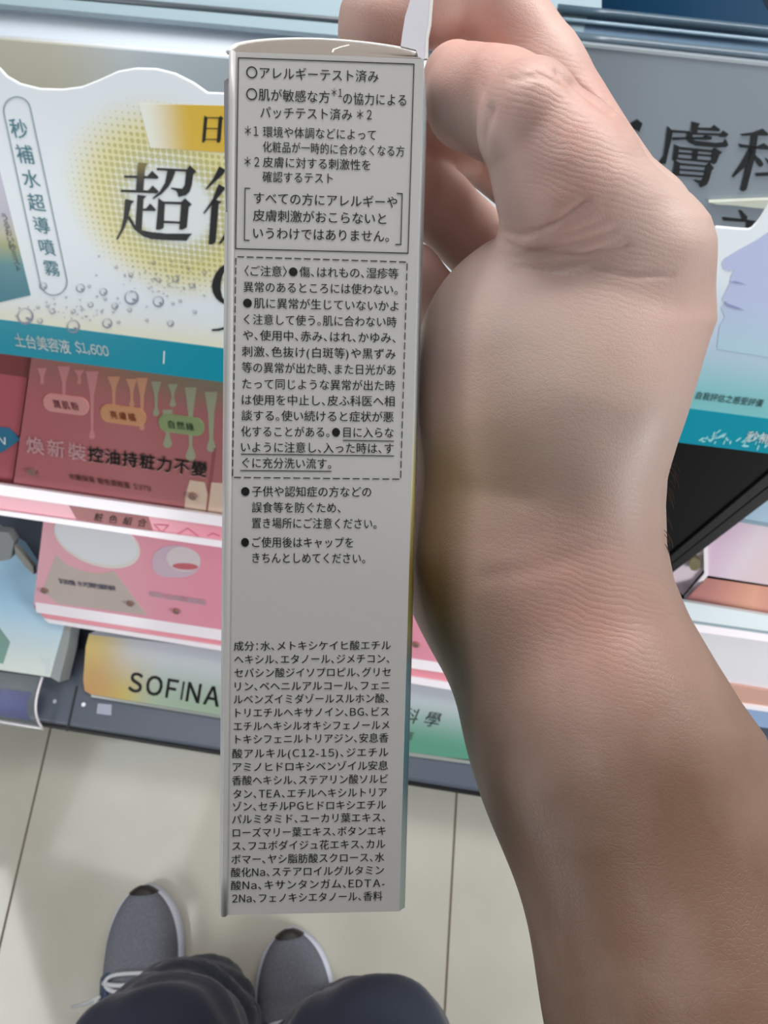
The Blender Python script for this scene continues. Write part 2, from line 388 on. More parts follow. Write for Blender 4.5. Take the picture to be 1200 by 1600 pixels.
plate('lip_face', KL, [(52, 948), (346, 997), (760, 1058), (760, 1076), (346, 1012), (72, 968)], -.006, .0, mat('pink_acrylic', (232, 150, 164), .2), T)
plate('lip_bottom', KL, [(70, 965), (346, 1008), (760, 1074), (760, 1086), (346, 1015), (78, 972)], -.003, .003, WHITE_EDGE, T)
plates('printed_scribble', KL, [crop(0, 540, 3, [(785, 1340), (1035, 1362), (1035, 1350), (785, 1325)])], 0.0001, .0006, mat('olive_pink_print', (176, 132, 120), .4), T)

# ------------------------------------------------------------------ upper pink display tray
QP = rack_plane(.242, .452, 25)
T = thing('display_tray', 'upper pink acrylic tray with dripping colour print under the header sign', 'display', tuple(uvw(-.25, .29, .45)))
qm = mat('rose_card', (196, 112, 118), .22); n = NT(qm); ua, ub = n.uv()
ra = n.sm(ua, QP.ab(30, 700)[0], QP.ab(345, 700)[0])
c_lo = n.ramp(ra, [(0, (178, 104, 110)), (.6, (180, 112, 114)), (1, (168, 104, 106))])
c_hi = n.ramp(ra, [(0, (168, 116, 114)), (.5, (166, 118, 102)), (1, (128, 128, 106))])
n.col(n.mix(n.sm(ub, QP.ab(180, 640)[1], QP.ab(180, 560)[1]), c_lo, c_hi))
plate('card', QP, [(55, 520), (345, 560), (420, 570), (420, 830), (345, 808), (20, 762)], -.004, 0, qm, T)
# colour drips running down from the top edge
def drip(x, top, bot, w0, w1, bulb):
    s = .13
    pts = [(x - w0, top), (x - w1, top + (bot - top) * .35), (x - w1 * .6, bot - bulb * 3)]
    pts += [(x - bulb * math.cos(t), bot - bulb + bulb * math.sin(t) * 1.0) for t in np.linspace(0, math.pi, 7)]
    pts += [(x + w1 * .6, bot - bulb * 3), (x + w1, top + (bot - top) * .35), (x + w0, top)]
    return pts
for nm, c, L in (('pink_drip', (206, 138, 140), [(100, 572, 642, 10, 3, 3), (124, 578, 600, 8, 3, 3), (144, 580, 686, 10, 3, 5), (66, 575, 600, 8, 4, 3)]),
                 ('peach_drip', (206, 150, 122), [(178, 588, 640, 10, 3, 4), (206, 592, 636, 9, 3, 4), (222, 590, 672, 9, 3, 4)]),
                 ('green_drip', (158, 160, 134), [(244, 596, 650, 8, 3, 5), (270, 600, 636, 8, 3, 5), (262, 640, 700, 8, 5, 7), (298, 605, 720, 9, 4, 8), (330, 612, 706, 10, 5, 7)])):
    plates(nm, QP, [drip(*q) for q in L], 0, .0003, mat(nm + '_print', c, .25), T)
for i, (cx, cy, col, tx, tc) in enumerate(((104, 631, (214, 150, 148), '潤肌粉', (150, 84, 92)), (193, 648, (206, 150, 112), '亮膚橘', (172, 92, 60)), (284, 663, (140, 156, 112), '自然綠', (70, 100, 66)))):
    pts = []
    for t in np.linspace(0, 2 * math.pi, 32, endpoint=False):
        x = 20 * (1 if math.cos(t) > 0 else -1) + 14 * math.cos(t); y = 13 * math.sin(t); pts.append((cx + x, cy + y + x * .12))
    o = plate('shade_badge', QP, pts, .0004, .0014, mat('badge_%d_print' % i, col, .25), T)
    pts2 = [(cx + (x - cx) * 1.06, cy + (y - cy) * 1.1) for x, y in pts]
    plate('badge_rim', QP, pts2, .0002, .0009, mat('badge_rim_%d_print' % i, tuple(min(255, int(z * 1.08)) for z in col), .25), o)
    v, f = text_geo(QP, tx, (cx - 20, cy - 2), (cx + 20, cy + 3), 13, .02, .0018); obj('badge_lettering', v, f, mat('badge_ink_%d' % i, tc, .4), o)
v, f = text_geo(QP, '煥新裝', (42, 693), (135, 707), 27, .02, .0012, slant=.2); obj('pink_lettering', v, f, mat('pale_pink_ink', (246, 206, 210), .35), T)
v, f = text_geo(QP, '控油持粧力不變', (138, 708), (324, 733), 25, .03, .0012, slant=.2); obj('black_lettering', v, f, mat('charcoal_ink', (44, 46, 46), .35), T)
v, f = text_geo(QP, '控油持粧力不變', (138, 709), (324, 734), 25, .075, .0008, slant=.2); obj('lettering_outline', v, f, mat('outline_pink_ink', (212, 156, 156), .35), T)
v, f = text_geo(QP, '水嫩保濕 粧色柔粧蜜 $379', (108, 743), (236, 763), 10, .01, .0012); obj('small_lettering', v, f, mat('dark_rose_ink', (96, 62, 64), .35), T)
plates('reflection_panel', QP, [crop(0, 540, 3, [(890, 630), (960, 640), (975, 700), (965, 780), (865, 765), (870, 700)]), crop(0, 540, 3, [(985, 640), (1050, 645), (1050, 800), (970, 785)])], 0.0001, .0004, mat('cream_wood_reflection', (216, 190, 170), .1), T)  # reflection in the acrylic, painted as flat cream shapes
plates('panel_seam', QP, [crop(0, 540, 3, [(1005, 480), (1012, 480), (972, 790), (964, 790)])], .0002, .0008, mat('rose_seam', (150, 84, 86), .3), T)
for q in ((51, 735), (302, 773)):
    v, f, t = disc_on(QP, q, .0042, 0, .004); obj('screw_cap', v, f, SCREW, T)
QL = rack_plane(.214, .436, 50)
plate('lip_top', QL, [(-70, 746), (0, 756), (348, 806), (420, 816), (420, 834), (348, 822), (0, 773), (-70, 764)], -.004, .002, WHITE_EDGE, T)
pk = mat('pink_acrylic_strip', (236, 156, 172), .2)
plate('lip_face', QL, [(-70, 762), (348, 820), (420, 830), (420, 856), (348, 844), (-70, 788)], -.006, 0, pk, T)
plate('lip_bottom', QL, [(-70, 784), (0, 796), (348, 844), (420, 855), (420, 866), (348, 854), (0, 803), (-70, 793)], -.003, .003, WHITE_EDGE, T)
v, f, t = prism(QL, [QL.ab(*q) for q in crop(0, 540, 3, [(325, 748), (690, 790), (718, 868), (360, 812)])], .0002, .0008)
o = obj('price_label', v, f, mat('dull_red_label', (172, 106, 106), .4), T)
v, f = text_geo(QL, '粧色組合', (148, 807), (230, 817), 14, .02, .0011, slant=.3); obj('label_lettering', v, f, mat('maroon_ink', (70, 34, 36), .4), o)
sc_ = [[(722, 838), (752, 868)], [(735, 838), (790, 842)], [(790, 842), (752, 882)], [(752, 882), (815, 886)], [(825, 888), (880, 856)], [(880, 856), (930, 892)], [(975, 890), (1000, 880)], [(1000, 880), (1030, 892)]]
v, f, t = strokes(QL, [crop(0, 540, 3, s) for s in sc_], 1.3, .0002, .0006); obj('pen_scribble', v, f, mat('red_pen', (206, 92, 120), .4), T)

# left neighbour card with a blue arrow label
NP = rack_plane(.246, .452, 25)
T = thing('display_card', 'dark rose card with a blue arrow label at the left of the upper tray', 'display', tuple(uvw(-.5, .29, .45)))
plate('card', NP, [(-90, 500), (53, 520), (18, 760), (-90, 745)], -.004, -.0002, mat('dark_rose_card', (176, 92, 100), .25), T)
plate('dark_print', NP, [(-90, 520), (52, 545), (46, 590), (-90, 570)], 0, .0004, mat('brown_rose_print', (128, 66, 66), .3), T)
o = plate('arrow_label', NP, [(-90, 660), (14, 668), (33, 686), (4, 706), (-90, 700)], 0, .001, mat('blue_label', (48, 112, 146), .3), T)
v, f = text_geo(NP, 'N', (-3, 685), (11, 688), 15, .0, .0014, slant=.2); obj('label_lettering', v, f, WHITE_INK, o)

# clip between left carton and upper tray
CP = rack_plane(.235, .33, 40)
T = thing('shelf_clip', 'clear acrylic clip hanging at the left edge beside the blue carton', 'clip', tuple(uvw(-.48, .24, .33)))
plate('clip_body', CP, [(-40, 826), (12, 832), (22, 846), (16, 874), (-6, 878), (-40, 868)], -.012, 0, mat('frosted_grey', (150, 154, 156), .2), T)
plate('clip_arm', CP, [(22, 852), (32, 862), (52, 886), (53, 898), (40, 886), (24, 866)], -.006, 0, mat('shiny_clip', (205, 205, 198), .1, Metallic=.5), T)

# ------------------------------------------------------------------ trays at the right
RP = rack_plane(.283, .362, 25)
T = thing('display_tray', 'lilac pink tray below the black sheet at the right edge', 'display', tuple(uvw(.3, .27, .34)))
rm = mat('lilac_card', (228, 208, 222), .25); n = NT(rm); ua, ub = n.uv()
n.col(n.ramp(n.sm(ua, RP.ab(1100, 880)[0], RP.ab(1210, 880)[0]), [(0, (224, 196, 218)), (.5, (230, 214, 226)), (1, (226, 206, 212))]))
plate('card', RP, [(1104, 790), (1290, 812), (1290, 928), (1104, 899)], -.003, 0, rm, T)
plates('blue_band', RP, [[(1120, 770), (1290, 792), (1290, 836), (1120, 804)]], 0, .0012, mat('pale_blue_band', (178, 206, 226), .2), T)
plates('band_line', RP, [[(1120, 803), (1290, 830), (1290, 836), (1120, 808)]], .0012, .0022, mat('grey_blue_line', (150, 172, 186), .2), T)
plates('side_edge', RP, [[(1098, 800), (1105, 800), (1106, 897), (1073, 936), (1069, 932), (1100, 895)]], 0, .002, WHITE_EDGE, T)
plate('side_panel', RP, [(1030, 860), (1101, 840), (1101, 894), (1068, 934), (1030, 900)], -.006, -.004, mat('pale_pink_acrylic', (232, 214, 224), .15), T)
v, f, t = blob(RP, (1085, 879), 9, 10, .3, -.003, .003); o = obj('screw_cap', v, f, mat('brass_cap', (150, 142, 112), .3, Metallic=.6), T)
RF = rack_plane(.262, .345, 65)
fm2 = mat('copper_pink_floor', (190, 136, 128), .25); n = NT(fm2); ua, ub = n.uv()
n.col(n.ramp(n.sm(ua, RF.ab(1070, 930)[0], RF.ab(1230, 950)[0]), [(0, (176, 118, 116)), (.75, (206, 152, 128)), (1, (190, 126, 116))]))
plate('tray_floor', RF, [(1104, 903), (1290, 930), (1290, 978), (1068, 941)], -.002, 0, fm2, T)
RL = rack_plane(.232, .332, 45)
plate('lip_top', RL, [(1040, 934), (1290, 976), (1290, 998), (1040, 962)], -.004, .002, mat('blue_white_acrylic', (222, 232, 236), .15), T)
plates('lip_line', RL, [[(1040, 962), (1290, 998), (1290, 1003), (1040, 967)]], -.004, .001, mat('grey_line', (150, 166, 174), .2), T)
plate('lip_bottom', RL, [(1040, 967), (1290, 1003), (1290, 1014), (1040, 979)], -.004, .002, WHITE_EDGE, T)
RB = rack_plane(.19, .25, 28)
T = thing('display_tray', 'white tray with orange pink floor strip lowest at the right edge', 'display', tuple(uvw(.3, .2, .22)))
plate('card', RB, [(1040, 970), (1290, 1008), (1290, 1092), (1040, 1052)], -.004, 0, mat('white_lilac_card', (226, 224, 230), .25), T)
plate('tray_floor', RB, [(1040, 1050), (1290, 1090), (1290, 1114), (1040, 1078)], -.002, .004, mat('salmon_floor', (206, 160, 144), .25), T)
plate('lip', RB, [(1040, 1078), (1290, 1112), (1290, 1119), (1040, 1084)], -.004, .006, WHITE_EDGE, T)
plate('blue_card', RB, [(1040, 1084), (1290, 1118), (1290, 1150), (1040, 1116)], -.004, 0, mat('periwinkle_card', (152, 178, 214), .3), T)

# black sheet put in for the dark gap below the sign, plus a bar
BP = rack_plane(.29, .48, 55)
T = thing('dark_gap_sheet', 'black sheet standing in for the dark gap below the sign, with shiny bar edges', 'panel', tuple(uvw(.25, .3, .5)))
plate('panel', BP, [(960, 640), (1320, 690), (1320, 684), (1046, 893), (960, 900)], -.006, 0, BLACK, T)
plates('bevel', BP, [[(1046, 868), (1320, 638), (1320, 660), (1046, 880)], [(1046, 882), (1320, 664), (1320, 688), (1046, 896)]], 0, .003, BLACK_EDGE, T)

# ------------------------------------------------------------------ header sign with the scalloped edge
HP = rack_plane(.289, .66, 30)
T = thing('header_sign', 'white header sign with scalloped top, yellow halftone and teal strip', 'sign', tuple(uvw(0, .32, .66)))
hm = mat('header_sign_print', (222, 228, 232), .3); n = NT(hm); ua, ub = n.uv()
def hx(px, py): return HP.ab(px, py)
ca, cb = hx(268, 322)
pxs = abs(hx(318, 322)[0] - hx(218, 322)[0]) / 100          # metres per pixel near the halftone
dx = n.math('SUBTRACT', ua, ca); dy = n.math('SUBTRACT', ub, cb)
r_ = n.math('SQRT', n.math('ADD', n.math('MULTIPLY', n.math('MULTIPLY', dx, dx), 0.9), n.math('MULTIPLY', n.math('MULTIPLY', dy, dy), 1.15)))
ring = n.math('MULTIPLY', n.sm(r_, 172 * pxs, 98 * pxs), n.math('ADD', .12, n.math('MULTIPLY', .88, n.sm(r_, 55 * pxs, 105 * pxs))))
pit = 9.0 * pxs
fx = n.math('SUBTRACT', n.math('FRACT', n.math('DIVIDE', ua, pit)), .5); fy = n.math('SUBTRACT', n.math('FRACT', n.math('DIVIDE', ub, pit)), .5)
dr = n.math('SQRT', n.math('ADD', n.math('MULTIPLY', fx, fx), n.math('MULTIPLY', fy, fy)))
dsz = n.math('MULTIPLY', .46, n.sm(r_, 178 * pxs, 70 * pxs))
dot = n.math('MULTIPLY', n.sm(n.math('SUBTRACT', dr, dsz), .06, -.06), n.sm(r_, 50 * pxs, 70 * pxs))
base = n.mix(n.sm(ub, hx(200, 470)[1], hx(200, 545)[1]), srgb((226, 234, 240)), srgb((230, 226, 196)))
# pale teal and lilac wash of the picture at the right end
wash = n.sm(ua, hx(900, 560)[0], hx(1010, 560)[0])
blue = n.mix(n.sm(ub, hx(1120, 510)[1], hx(1120, 640)[1]), srgb((186, 200, 222)), srgb((124, 190, 194)))
base = n.mix(n.math('MULTIPLY', wash, n.sm(ub, hx(1120, 400)[1], hx(1120, 540)[1])), base, blue)
base = n.mix(n.math('MULTIPLY', ring, .66), base, srgb((222, 206, 84)))
n.col(n.mix(n.math('MULTIPLY', dot, .72), base, srgb((176, 172, 84))))
outline = [(-80, 60), (-40, 78), (0, 110), (10, 121), (31, 133), (63, 141), (98, 142), (129, 138), (154, 128), (185, 114), (213, 109), (245, 110), (273, 117), (301, 131), (324, 147), (350, 148),
           (560, 170), (700, 200), (780, 262), (860, 330), (960, 352), (1118, 356), (1168, 360), (1178, 355), (1190, 341), (1200, 325), (1240, 265), (1330, 230), (1330, 722), (1076, 691), (350, 595), (0, 550), (-80, 540)]
plate('card', HP, outline, -.0025, 0, hm, T)
rim = tube([HP.w(*hx(*q), -.0012) for q in outline[:16]], .0011, 6); obj('cut_edge', rim[0], rim[1], mat('white_cut_edge', (240, 246, 248), .4), T)
rim = tube([HP.w(*hx(*q), -.0012) for q in spline([np.array(q) for q in outline[21:28]], 4)], .0011, 6); obj('cut_edge', rim[0], rim[1], bpy.data.materials['white_cut_edge'], T)
tm = mat('teal_strip_print', (20, 142, 164), .25); n = NT(tm); ua, ub = n.uv()
plate('teal_strip', HP, [(-80, 489), (0, 499), (350, 544), (1076, 638), (1330, 671), (1330, 724), (1076, 693), (350, 597), (0, 552), (-80, 542)], -.003, .0004, tm, T)
ym = mat('yellow_band_print', (214, 180, 66), .3); n = NT(ym); ua, ub = n.uv()
n.col(n.mix(n.sm(ua, hx(222, 200)[0], hx(300, 200)[0]), srgb((234, 238, 228)), srgb((214, 178, 62))))
plate('yellow_band', HP, [(217, 162), (350, 165), (640, 190), (640, 262), (350, 238), (269, 233), (235, 231)], 0, .0002, ym, T)
# bold brush-style characters, drawn stroke by stroke
S1 = lambda pts: crop(175, 245, 6.667, pts)
cho = [[(275, 60), (372, 70), (345, 100), (325, 350), (252, 350)], [(130, 193), (370, 200), (420, 145), (488, 212), (470, 228), (130, 216)],
       [(95, 342), (380, 350), (425, 298), (487, 358), (470, 380), (95, 364)], [(268, 395), (358, 408), (328, 440), (308, 765), (246, 720)],
       [(325, 540), (355, 540), (400, 485), (460, 550), (448, 563), (325, 560)],
       [(140, 438), (235, 460), (200, 490), (165, 640), (130, 740), (60, 862), (45, 858), (100, 740), (125, 620)],
       [(165, 640), (182, 612), (240, 712), (312, 765), (420, 785), (580, 800), (835, 800), (805, 830), (778, 872), (560, 866), (420, 856), (330, 828), (240, 760)],
       [(470, 115), (780, 130), (812, 88), (880, 152), (848, 178), (832, 290), (810, 360), (770, 400), (695, 416), (685, 372), (665, 350), (612, 330), (620, 320), (735, 332), (760, 290), (775, 152), (470, 138)],
       [(582, 140), (662, 150), (628, 240), (590, 310), (520, 385), (432, 440), (425, 428), (500, 360), (555, 270)],
       [(485, 430), (535, 465), (550, 490), (538, 740), (500, 758), (460, 755), (478, 560)], [(530, 465), (720, 470), (762, 430), (832, 495), (800, 520), (780, 735), (735, 758), (702, 755), (722, 495), (540, 488)],
       [(535, 665), (715, 675), (712, 695), (535, 688)]]
fuku = [[(1120, 98), (1182, 135), (1160, 180), (985, 340), (975, 335), (1060, 220)], [(1112, 283), (1182, 320), (1165, 350), (965, 592), (952, 586), (1050, 440)],
        [(1060, 440), (1145, 468), (1112, 490), (1080, 890), (1040, 912), (1008, 908), (1035, 540)], [(1110, 905), (1175, 800), (1240, 700), (1250, 760), (1140, 900)],
        [(1240, 250), (1330, 110), (1390, 130), (1300, 260)], [(1225, 290), (1560, 300), (1560, 320), (1225, 310)], [(1260, 380), (1540, 390), (1540, 412), (1260, 402)], [(1330, 420), (1400, 440), (1230, 700), (1205, 690)], [(1300, 560), (1500, 566), (1360, 760), (1600, 880), (1560, 900), (1230, 760)]]
nichi = crop
polys = [S1(q) for q in cho + fuku]
S2 = lambda pts: crop(290, 160, 15, pts)
polys += [S2(q) for q in ([(445, 310), (515, 345), (465, 890), (420, 940), (390, 930)], [(500, 345), (790, 348), (825, 310), (890, 368), (862, 395), (822, 900), (780, 942), (735, 930), (780, 370), (500, 362)], [(490, 598), (760, 600), (760, 616), (490, 614)], [(460, 850), (740, 856), (740, 876), (460, 868)])]
# the large nine beside the halftone
S3 = lambda pts: crop(300, 390, 11.43, pts)
polys += [S3([(590, 262), (500, 320), (420, 430), (372, 550), (355, 650), (375, 760), (430, 860), (500, 930), (585, 975), (700, 960), (690, 900), (600, 920), (545, 850), (515, 720), (520, 560), (550, 450), (590, 370), (700, 300), (690, 250)]),
          S3([(355, 1420), (470, 1410), (580, 1378), (800, 1200), (850, 1230), (690, 1380), (580, 1420), (480, 1448), (360, 1450)])]
plates('bold_lettering', HP, polys, 0.0002, .0005, SIGN_INK, T)
# two olive strokes fading into black at the top left of the first character are a printed gradient
om = mat('olive_gradient_ink', (40, 40, 34), .4); n = NT(om); ua, ub = n.uv()
n.col(n.ramp(n.sm(ub, hx(222, 298)[1], hx(222, 252)[1]), [(0, (20, 20, 20)), (.5, (70, 64, 44)), (1, (132, 118, 66))]))
plates('gradient_stroke', HP, [S1(cho[0])], 0.0005, .0007, om, T)
v, f = text_geo(HP, '土台美容液', (23, 530), (110, 542), 22, .02, .0008); v2, f2 = text_geo(HP, '$1,600', (118, 541), (170, 548), 20, .02, .0008)
obj('strip_lettering', v, f, WHITE_INK, T); obj('price_lettering', v2, f2, WHITE_INK, T)
tk = strokes(HP, [((257, 549), (256, 567))], 1.6, .0004, .0008); obj('strip_divider', *tk[:2], WHITE_INK, T)
v, f = text_geo(HP, '秒補水超導噴霧', (26, 184), (84, 432), 27, .0, .0005, vertical=True); obj('teal_lettering', v, f, TEAL_INK, T)
# rounded outline around the column of characters
cx0, cy0, cx1, cy1, rp = 27, 172, 84, 440, 21
ang = math.atan2(cy1 - cy0, cx1 - cx0); pts = []
for t in np.linspace(ang + math.pi / 2, ang + 1.5 * math.pi, 14): pts.append((cx0 + rp * math.cos(t), cy0 + rp * math.sin(t)))
for t in np.linspace(ang - math.pi / 2, ang + math.pi / 2, 14): pts.append((cx1 + rp * math.cos(t), cy1 + rp * math.sin(t)))
v, f, t = strokes(HP, [(pts[i], pts[(i + 1) % len(pts)]) for i in range(len(pts))], 1.5, .0002, .0005); obj('outline_print', v, f, mat('grey_blue_ink', (146, 168, 178), .4), T)
# printed water bubbles
bub = [(126, 450, 8), (162, 456, 7), (206, 465, 13), (248, 471, 10), (68, 447, 7), (40, 494, 15), (115, 510, 12), (168, 505, 9), (180, 478, 6), (267, 505, 6), (305, 487, 3.5), (275, 436, 6), (320, 425, 4), (240, 410, 4), (182, 417, 3), (205, 429, 4),
       (63, 501, 5), (140, 447, 3), (142, 476, 5), (82, 486, 5), (115, 486, 4), (186, 503, 3), (230, 500, 3), (271, 474, 3), (248, 437, 4), (300, 446, 5), (295, 419, 3), (203, 484, 4), (152, 463, 2), (282, 470, 3), (290, 410, 2), (60, 480, 3), (75, 478, 3), (104, 464, 2), (165, 467, 3)]
for i in range(60): bub.append((random.gauss(250, 50), random.gauss(440, 16), random.uniform(.8, 1.8)))
for i in range(40): bub.append((random.gauss(120, 40), random.gauss(490, 10), random.uniform(.8, 1.8)))
bub = [(x, y, r * .84) for x, y, r in bub if x < 352]
ri = []
for x, y, r in bub:
    k = 18 if r > 3 else 8
    for i in range(k):
        t0, t1 = 2 * math.pi * i / k, 2 * math.pi * (i + 1) / k
        w_ = r * (.15 + .12 * math.sin(t0 + .6))
        q = [(x + (r - w_) * math.cos(t0), y + (r - w_) * math.sin(t0)), (x + r * math.cos(t0), y + r * math.sin(t0)), (x + r * math.cos(t1), y + r * math.sin(t1)), (x + (r - w_) * math.cos(t1), y + (r - w_) * math.sin(t1))]
        ri.append(prism(HP, [hx(*z) for z in q], .0003, .0006))
    if r > 5: ri.append(blob(HP, (x + r * .35, y + r * .3), r * .3, r * .16, .6, .0003, .0006, 10))
v, f, t = join(*ri); obj('printed_bubbles', v, f, mat('bubble_ink', (138, 142, 160), .3), T)
# printed product picture at the far left of the sign
pm = mat('printed_pack', (160, 170, 180), .3); n = NT(pm); ua, ub = n.uv()
tt = n.sm(ub, hx(10, 470)[1], hx(0, 260)[1])
n.col(n.ramp(tt, [(0, (40, 118, 136)), (.22, (54, 128, 136)), (.42, (150, 156, 100)), (.55, (180, 176, 150)), (.75, (176, 174, 190)), (1, (190, 188, 204))]))
plate('printed_pack', HP, [(-80, 180), (-22, 205), (0, 268), (48, 461), (0, 472), (-80, 486)], 0, .0004, pm, T)
v, f = text_geo(HP, 'うるおい秒ミスト', (6, 332), (30, 425), 12, .0, .0008, vertical=True); obj('pack_lettering', v, f, mat('pack_ink', (70, 78, 84), .4), T)
# lilac picture print (a resting face in profile) at the right end
S5 = lambda pts: crop(1040, 320, 4, pts)
lm = mat('lilac_print', (186, 196, 226), .3); n = NT(lm); ua, ub = n.uv()
n.col(n.mix(n.sm(ub, hx(1150, 556)[1], hx(1150, 450)[1]), srgb((172, 202, 216)), srgb((182, 192, 224))))
plate('printed_face', HP, S5([(1160, 60), (660, 160), (560, 225), (460, 280), (370, 335), (350, 365), (360, 400), (395, 415), (430, 405), (405, 450), (400, 490), (370, 555), (350, 590), (385, 610), (345, 640), (370, 700), (335, 760), (320, 900), (700, 960), (1160, 960)]), .0001, .0003, lm, T)
plates('printed_lips', HP, [S5([(360, 605), (420, 625), (490, 652), (440, 650), (385, 632)]), S5([(405, 478), (440, 474), (500, 492), (440, 488)])], .0003, .0006, mat('mauve_print', (142, 150, 190), .3), T)
v, f = text_geo(HP, '自我評估之感受評價', (1088, 617), (1192, 630), 12.5, .01, .0006); obj('fine_print', v, f, mat('grey_ink', (58, 84, 90), .4), T)
wv = []
for i in range(46):
    x = random.uniform(1095, 1230); y = 688 + (x - 1076) * .13 - random.uniform(2, 22) * min(1, (x - 1085) / 40)
    wv.append(blob(HP, (x, y), random.uniform(2, 6), random.uniform(.8, 1.8), random.uniform(-1.3, .1), .0005, .0008, 8))
v, f, t = join(*wv); obj('splash_print', v, f, mat('aqua_white_print', (150, 214, 220), .2), T)
v, f = text_geo(HP, '秒補水超導', (1166, 680), (1265, 692), 17, .02, .001); obj('strip_lettering', v, f, WHITE_INK, T)

# ------------------------------------------------------------------ grey lettered panel behind the sign, at the right
CPn = rack_plane(.50, .62, 15)
T = thing('lettered_panel', 'grey acrylic panel with large black characters behind the white sign', 'sign', tuple(uvw(.25, .5, .62)))
gm = mat('grey_acrylic_panel', (150, 160, 170), .25)
plate('panel', CPn, [(690, 40), (900, 66), (1200, 98), (1330, 112), (1330, 384), (690, 340)], -.003, 0, gm, T)
plates('top_edge', CPn, [[(690, 40), (900, 66), (1200, 98), (1330, 112), (1330, 118), (1200, 103), (900, 71), (690, 46)]], 0, .001, mat('light_grey_edge', (176, 186, 192), .2), T)
S4 = lambda pts: crop(1020, 180, 12, pts)
fu = [[(280, 205), (345, 262), (372, 300), (345, 460), (240, 900), (100, 900), (205, 760), (250, 460)], [(340, 270), (700, 300), (700, 328), (360, 312)], [(365, 415), (640, 412), (640, 440), (370, 458)],
      [(735, 115), (880, 150), (850, 200), (828, 330), (720, 320)], [(840, 228), (1090, 238), (1160, 182), (1260, 258), (1240, 292), (840, 262)], [(650, 320), (830, 330), (1270, 345), (1330, 285), (1420, 350), (1360, 400), (1240, 395), (1235, 372), (830, 355), (745, 350), (745, 430), (650, 430)],
      [(640, 400), (745, 420), (800, 480), (1200, 520), (1340, 505), (1370, 440), (1415, 545), (1380, 580), (1200, 595), (800, 560), (690, 510), (630, 450)], [(750, 415), (960, 410), (1000, 378), (1105, 400), (1105, 440), (980, 452), (750, 440)],
      [(410, 545), (500, 585), (490, 640), (470, 800), (440, 830), (370, 840), (395, 680)], [(500, 590), (1110, 655), (1180, 615), (1300, 690), (1250, 720), (1190, 880), (1130, 910), (1105, 870), (1125, 690), (500, 632)],
      [(480, 690), (1120, 745), (1115, 770), (480, 720)], [(460, 795), (1110, 850), (1105, 885), (460, 820)], [(765, 640), (850, 650), (830, 830), (745, 820)],
      [(420, 845), (510, 890), (500, 1020), (500, 1120), (360, 1120), (400, 960)], [(500, 895), (1010, 940), (1075, 895), (1145, 980), (1105, 1020), (1060, 1190), (1010, 1290), (890, 1345), (870, 1270), (780, 1225), (790, 1205), (920, 1225), (960, 1180), (1000, 965), (500, 925)],
      [(490, 1000), (980, 1035), (975, 1062), (490, 1025)], [(480, 1095), (970, 1130), (965, 1160), (480, 1125)]]
S6 = lambda pts: crop(1100, 190, 8.89, pts)
ka = [[(515, 170), (680, 150), (820, 98), (900, 165), (880, 188), (740, 182), (520, 188)], [(665, 180), (748, 185), (712, 460), (590, 930), (545, 962), (505, 945), (600, 560)], [(485, 305), (740, 345), (835, 300), (930, 360), (900, 382), (500, 350)],
      [(632, 370), (690, 400), (580, 610), (400, 770), (390, 755), (500, 600)], [(700, 450), (800, 535), (825, 580), (800, 620), (760, 610), (700, 510)], [(718, 712), (960, 700), (960, 740), (718, 750)], [(980, 90), (1060, 100), (1020, 900), (960, 900)], [(860, 500), (940, 560), (930, 620), (870, 540)],
      [(488, 1230), (520, 1228), (600, 1310), (595, 1360), (540, 1365)], [(265, 1322), (520, 1350), (760, 1385), (760, 1400), (265, 1365)], [(600, 1375), (690, 1390), (640, 1540), (570, 1540)]]
plates('lettering', CPn, [S4(q) for q in fu] + [S6(q) for q in ka] + [crop(900, 0, 4, [(340, 770), (385, 745), (415, 770), (395, 820), (360, 800)])], 0, .0012, mat('panel_black', (38, 40, 42), .4), T)
plates('fold_glint', CPn, [S6([(60, 1085), (500, 1065), (889, 1050), (1100, 1055), (1100, 1180), (820, 1172), (600, 1150), (420, 1128), (180, 1115)])], 0, .004, mat('glint_edge', (214, 220, 206), .08), T)  # glint on the acrylic, painted as a pale strip

# ------------------------------------------------------------------ upper shelf: glass shelf with metal rails
T = thing('upper_shelf', 'pale blue glass shelf with polished metal rails above the header sign', 'shelf', tuple(uvw(0, .6, .7)))
TPn = rack_plane(.535, .66, 20)
bm_ = mat('blue_grey_panel', (168, 180, 190), .3); n = NT(bm_); ua, ub = n.uv()
n.col(n.mix(n.sm(ua, TPn.ab(60, 100)[0], TPn.ab(260, 100)[0]), srgb((214, 212, 192)), srgb((210, 224, 234))))
plate('lower_panel', TPn, [(-90, 50), (0, 62), (360, 92), (700, 122), (700, 330), (-90, 260)], -.004, 0, bm_, T)
RPn = rack_plane(.56, .70, 62)
metal = mat('brushed_rail', (200, 208, 218), .22, Metallic=.85)
plate('shelf_front', RPn, [(-90, 0), (0, 8), (560, 62), (940, 96), (940, 140), (560, 112), (360, 95), (0, 64), (-90, 56)], -.01, 0, mat('pale_blue_face', (222, 232, 244), .3), T)
v, f = tube([RPn.w(*RPn.ab(x, 65 + .081 * x), .004) for x in (-90, 200, 400, 700, 940)], .0036, 10); obj('front_rail', v, f, mat('polished_rail', (246, 250, 252), .15), T, smooth=True)
v, f = tube([RPn.w(*RPn.ab(x, 4 + .084 * x), .002) for x in (-90, 200, 400, 700, 940)], .0026, 10); obj('back_rail', v, f, bpy.data.materials['polished_rail'], T, smooth=True)
GPn = rack_plane(.60, .735, 75)
plate('glass_top', GPn, [(-90, -90), (940, -90), (940, 92), (560, 58), (0, 6), (-90, -2)], -.006, 0, mat('pale_glass', (172, 194, 204), .1), T)
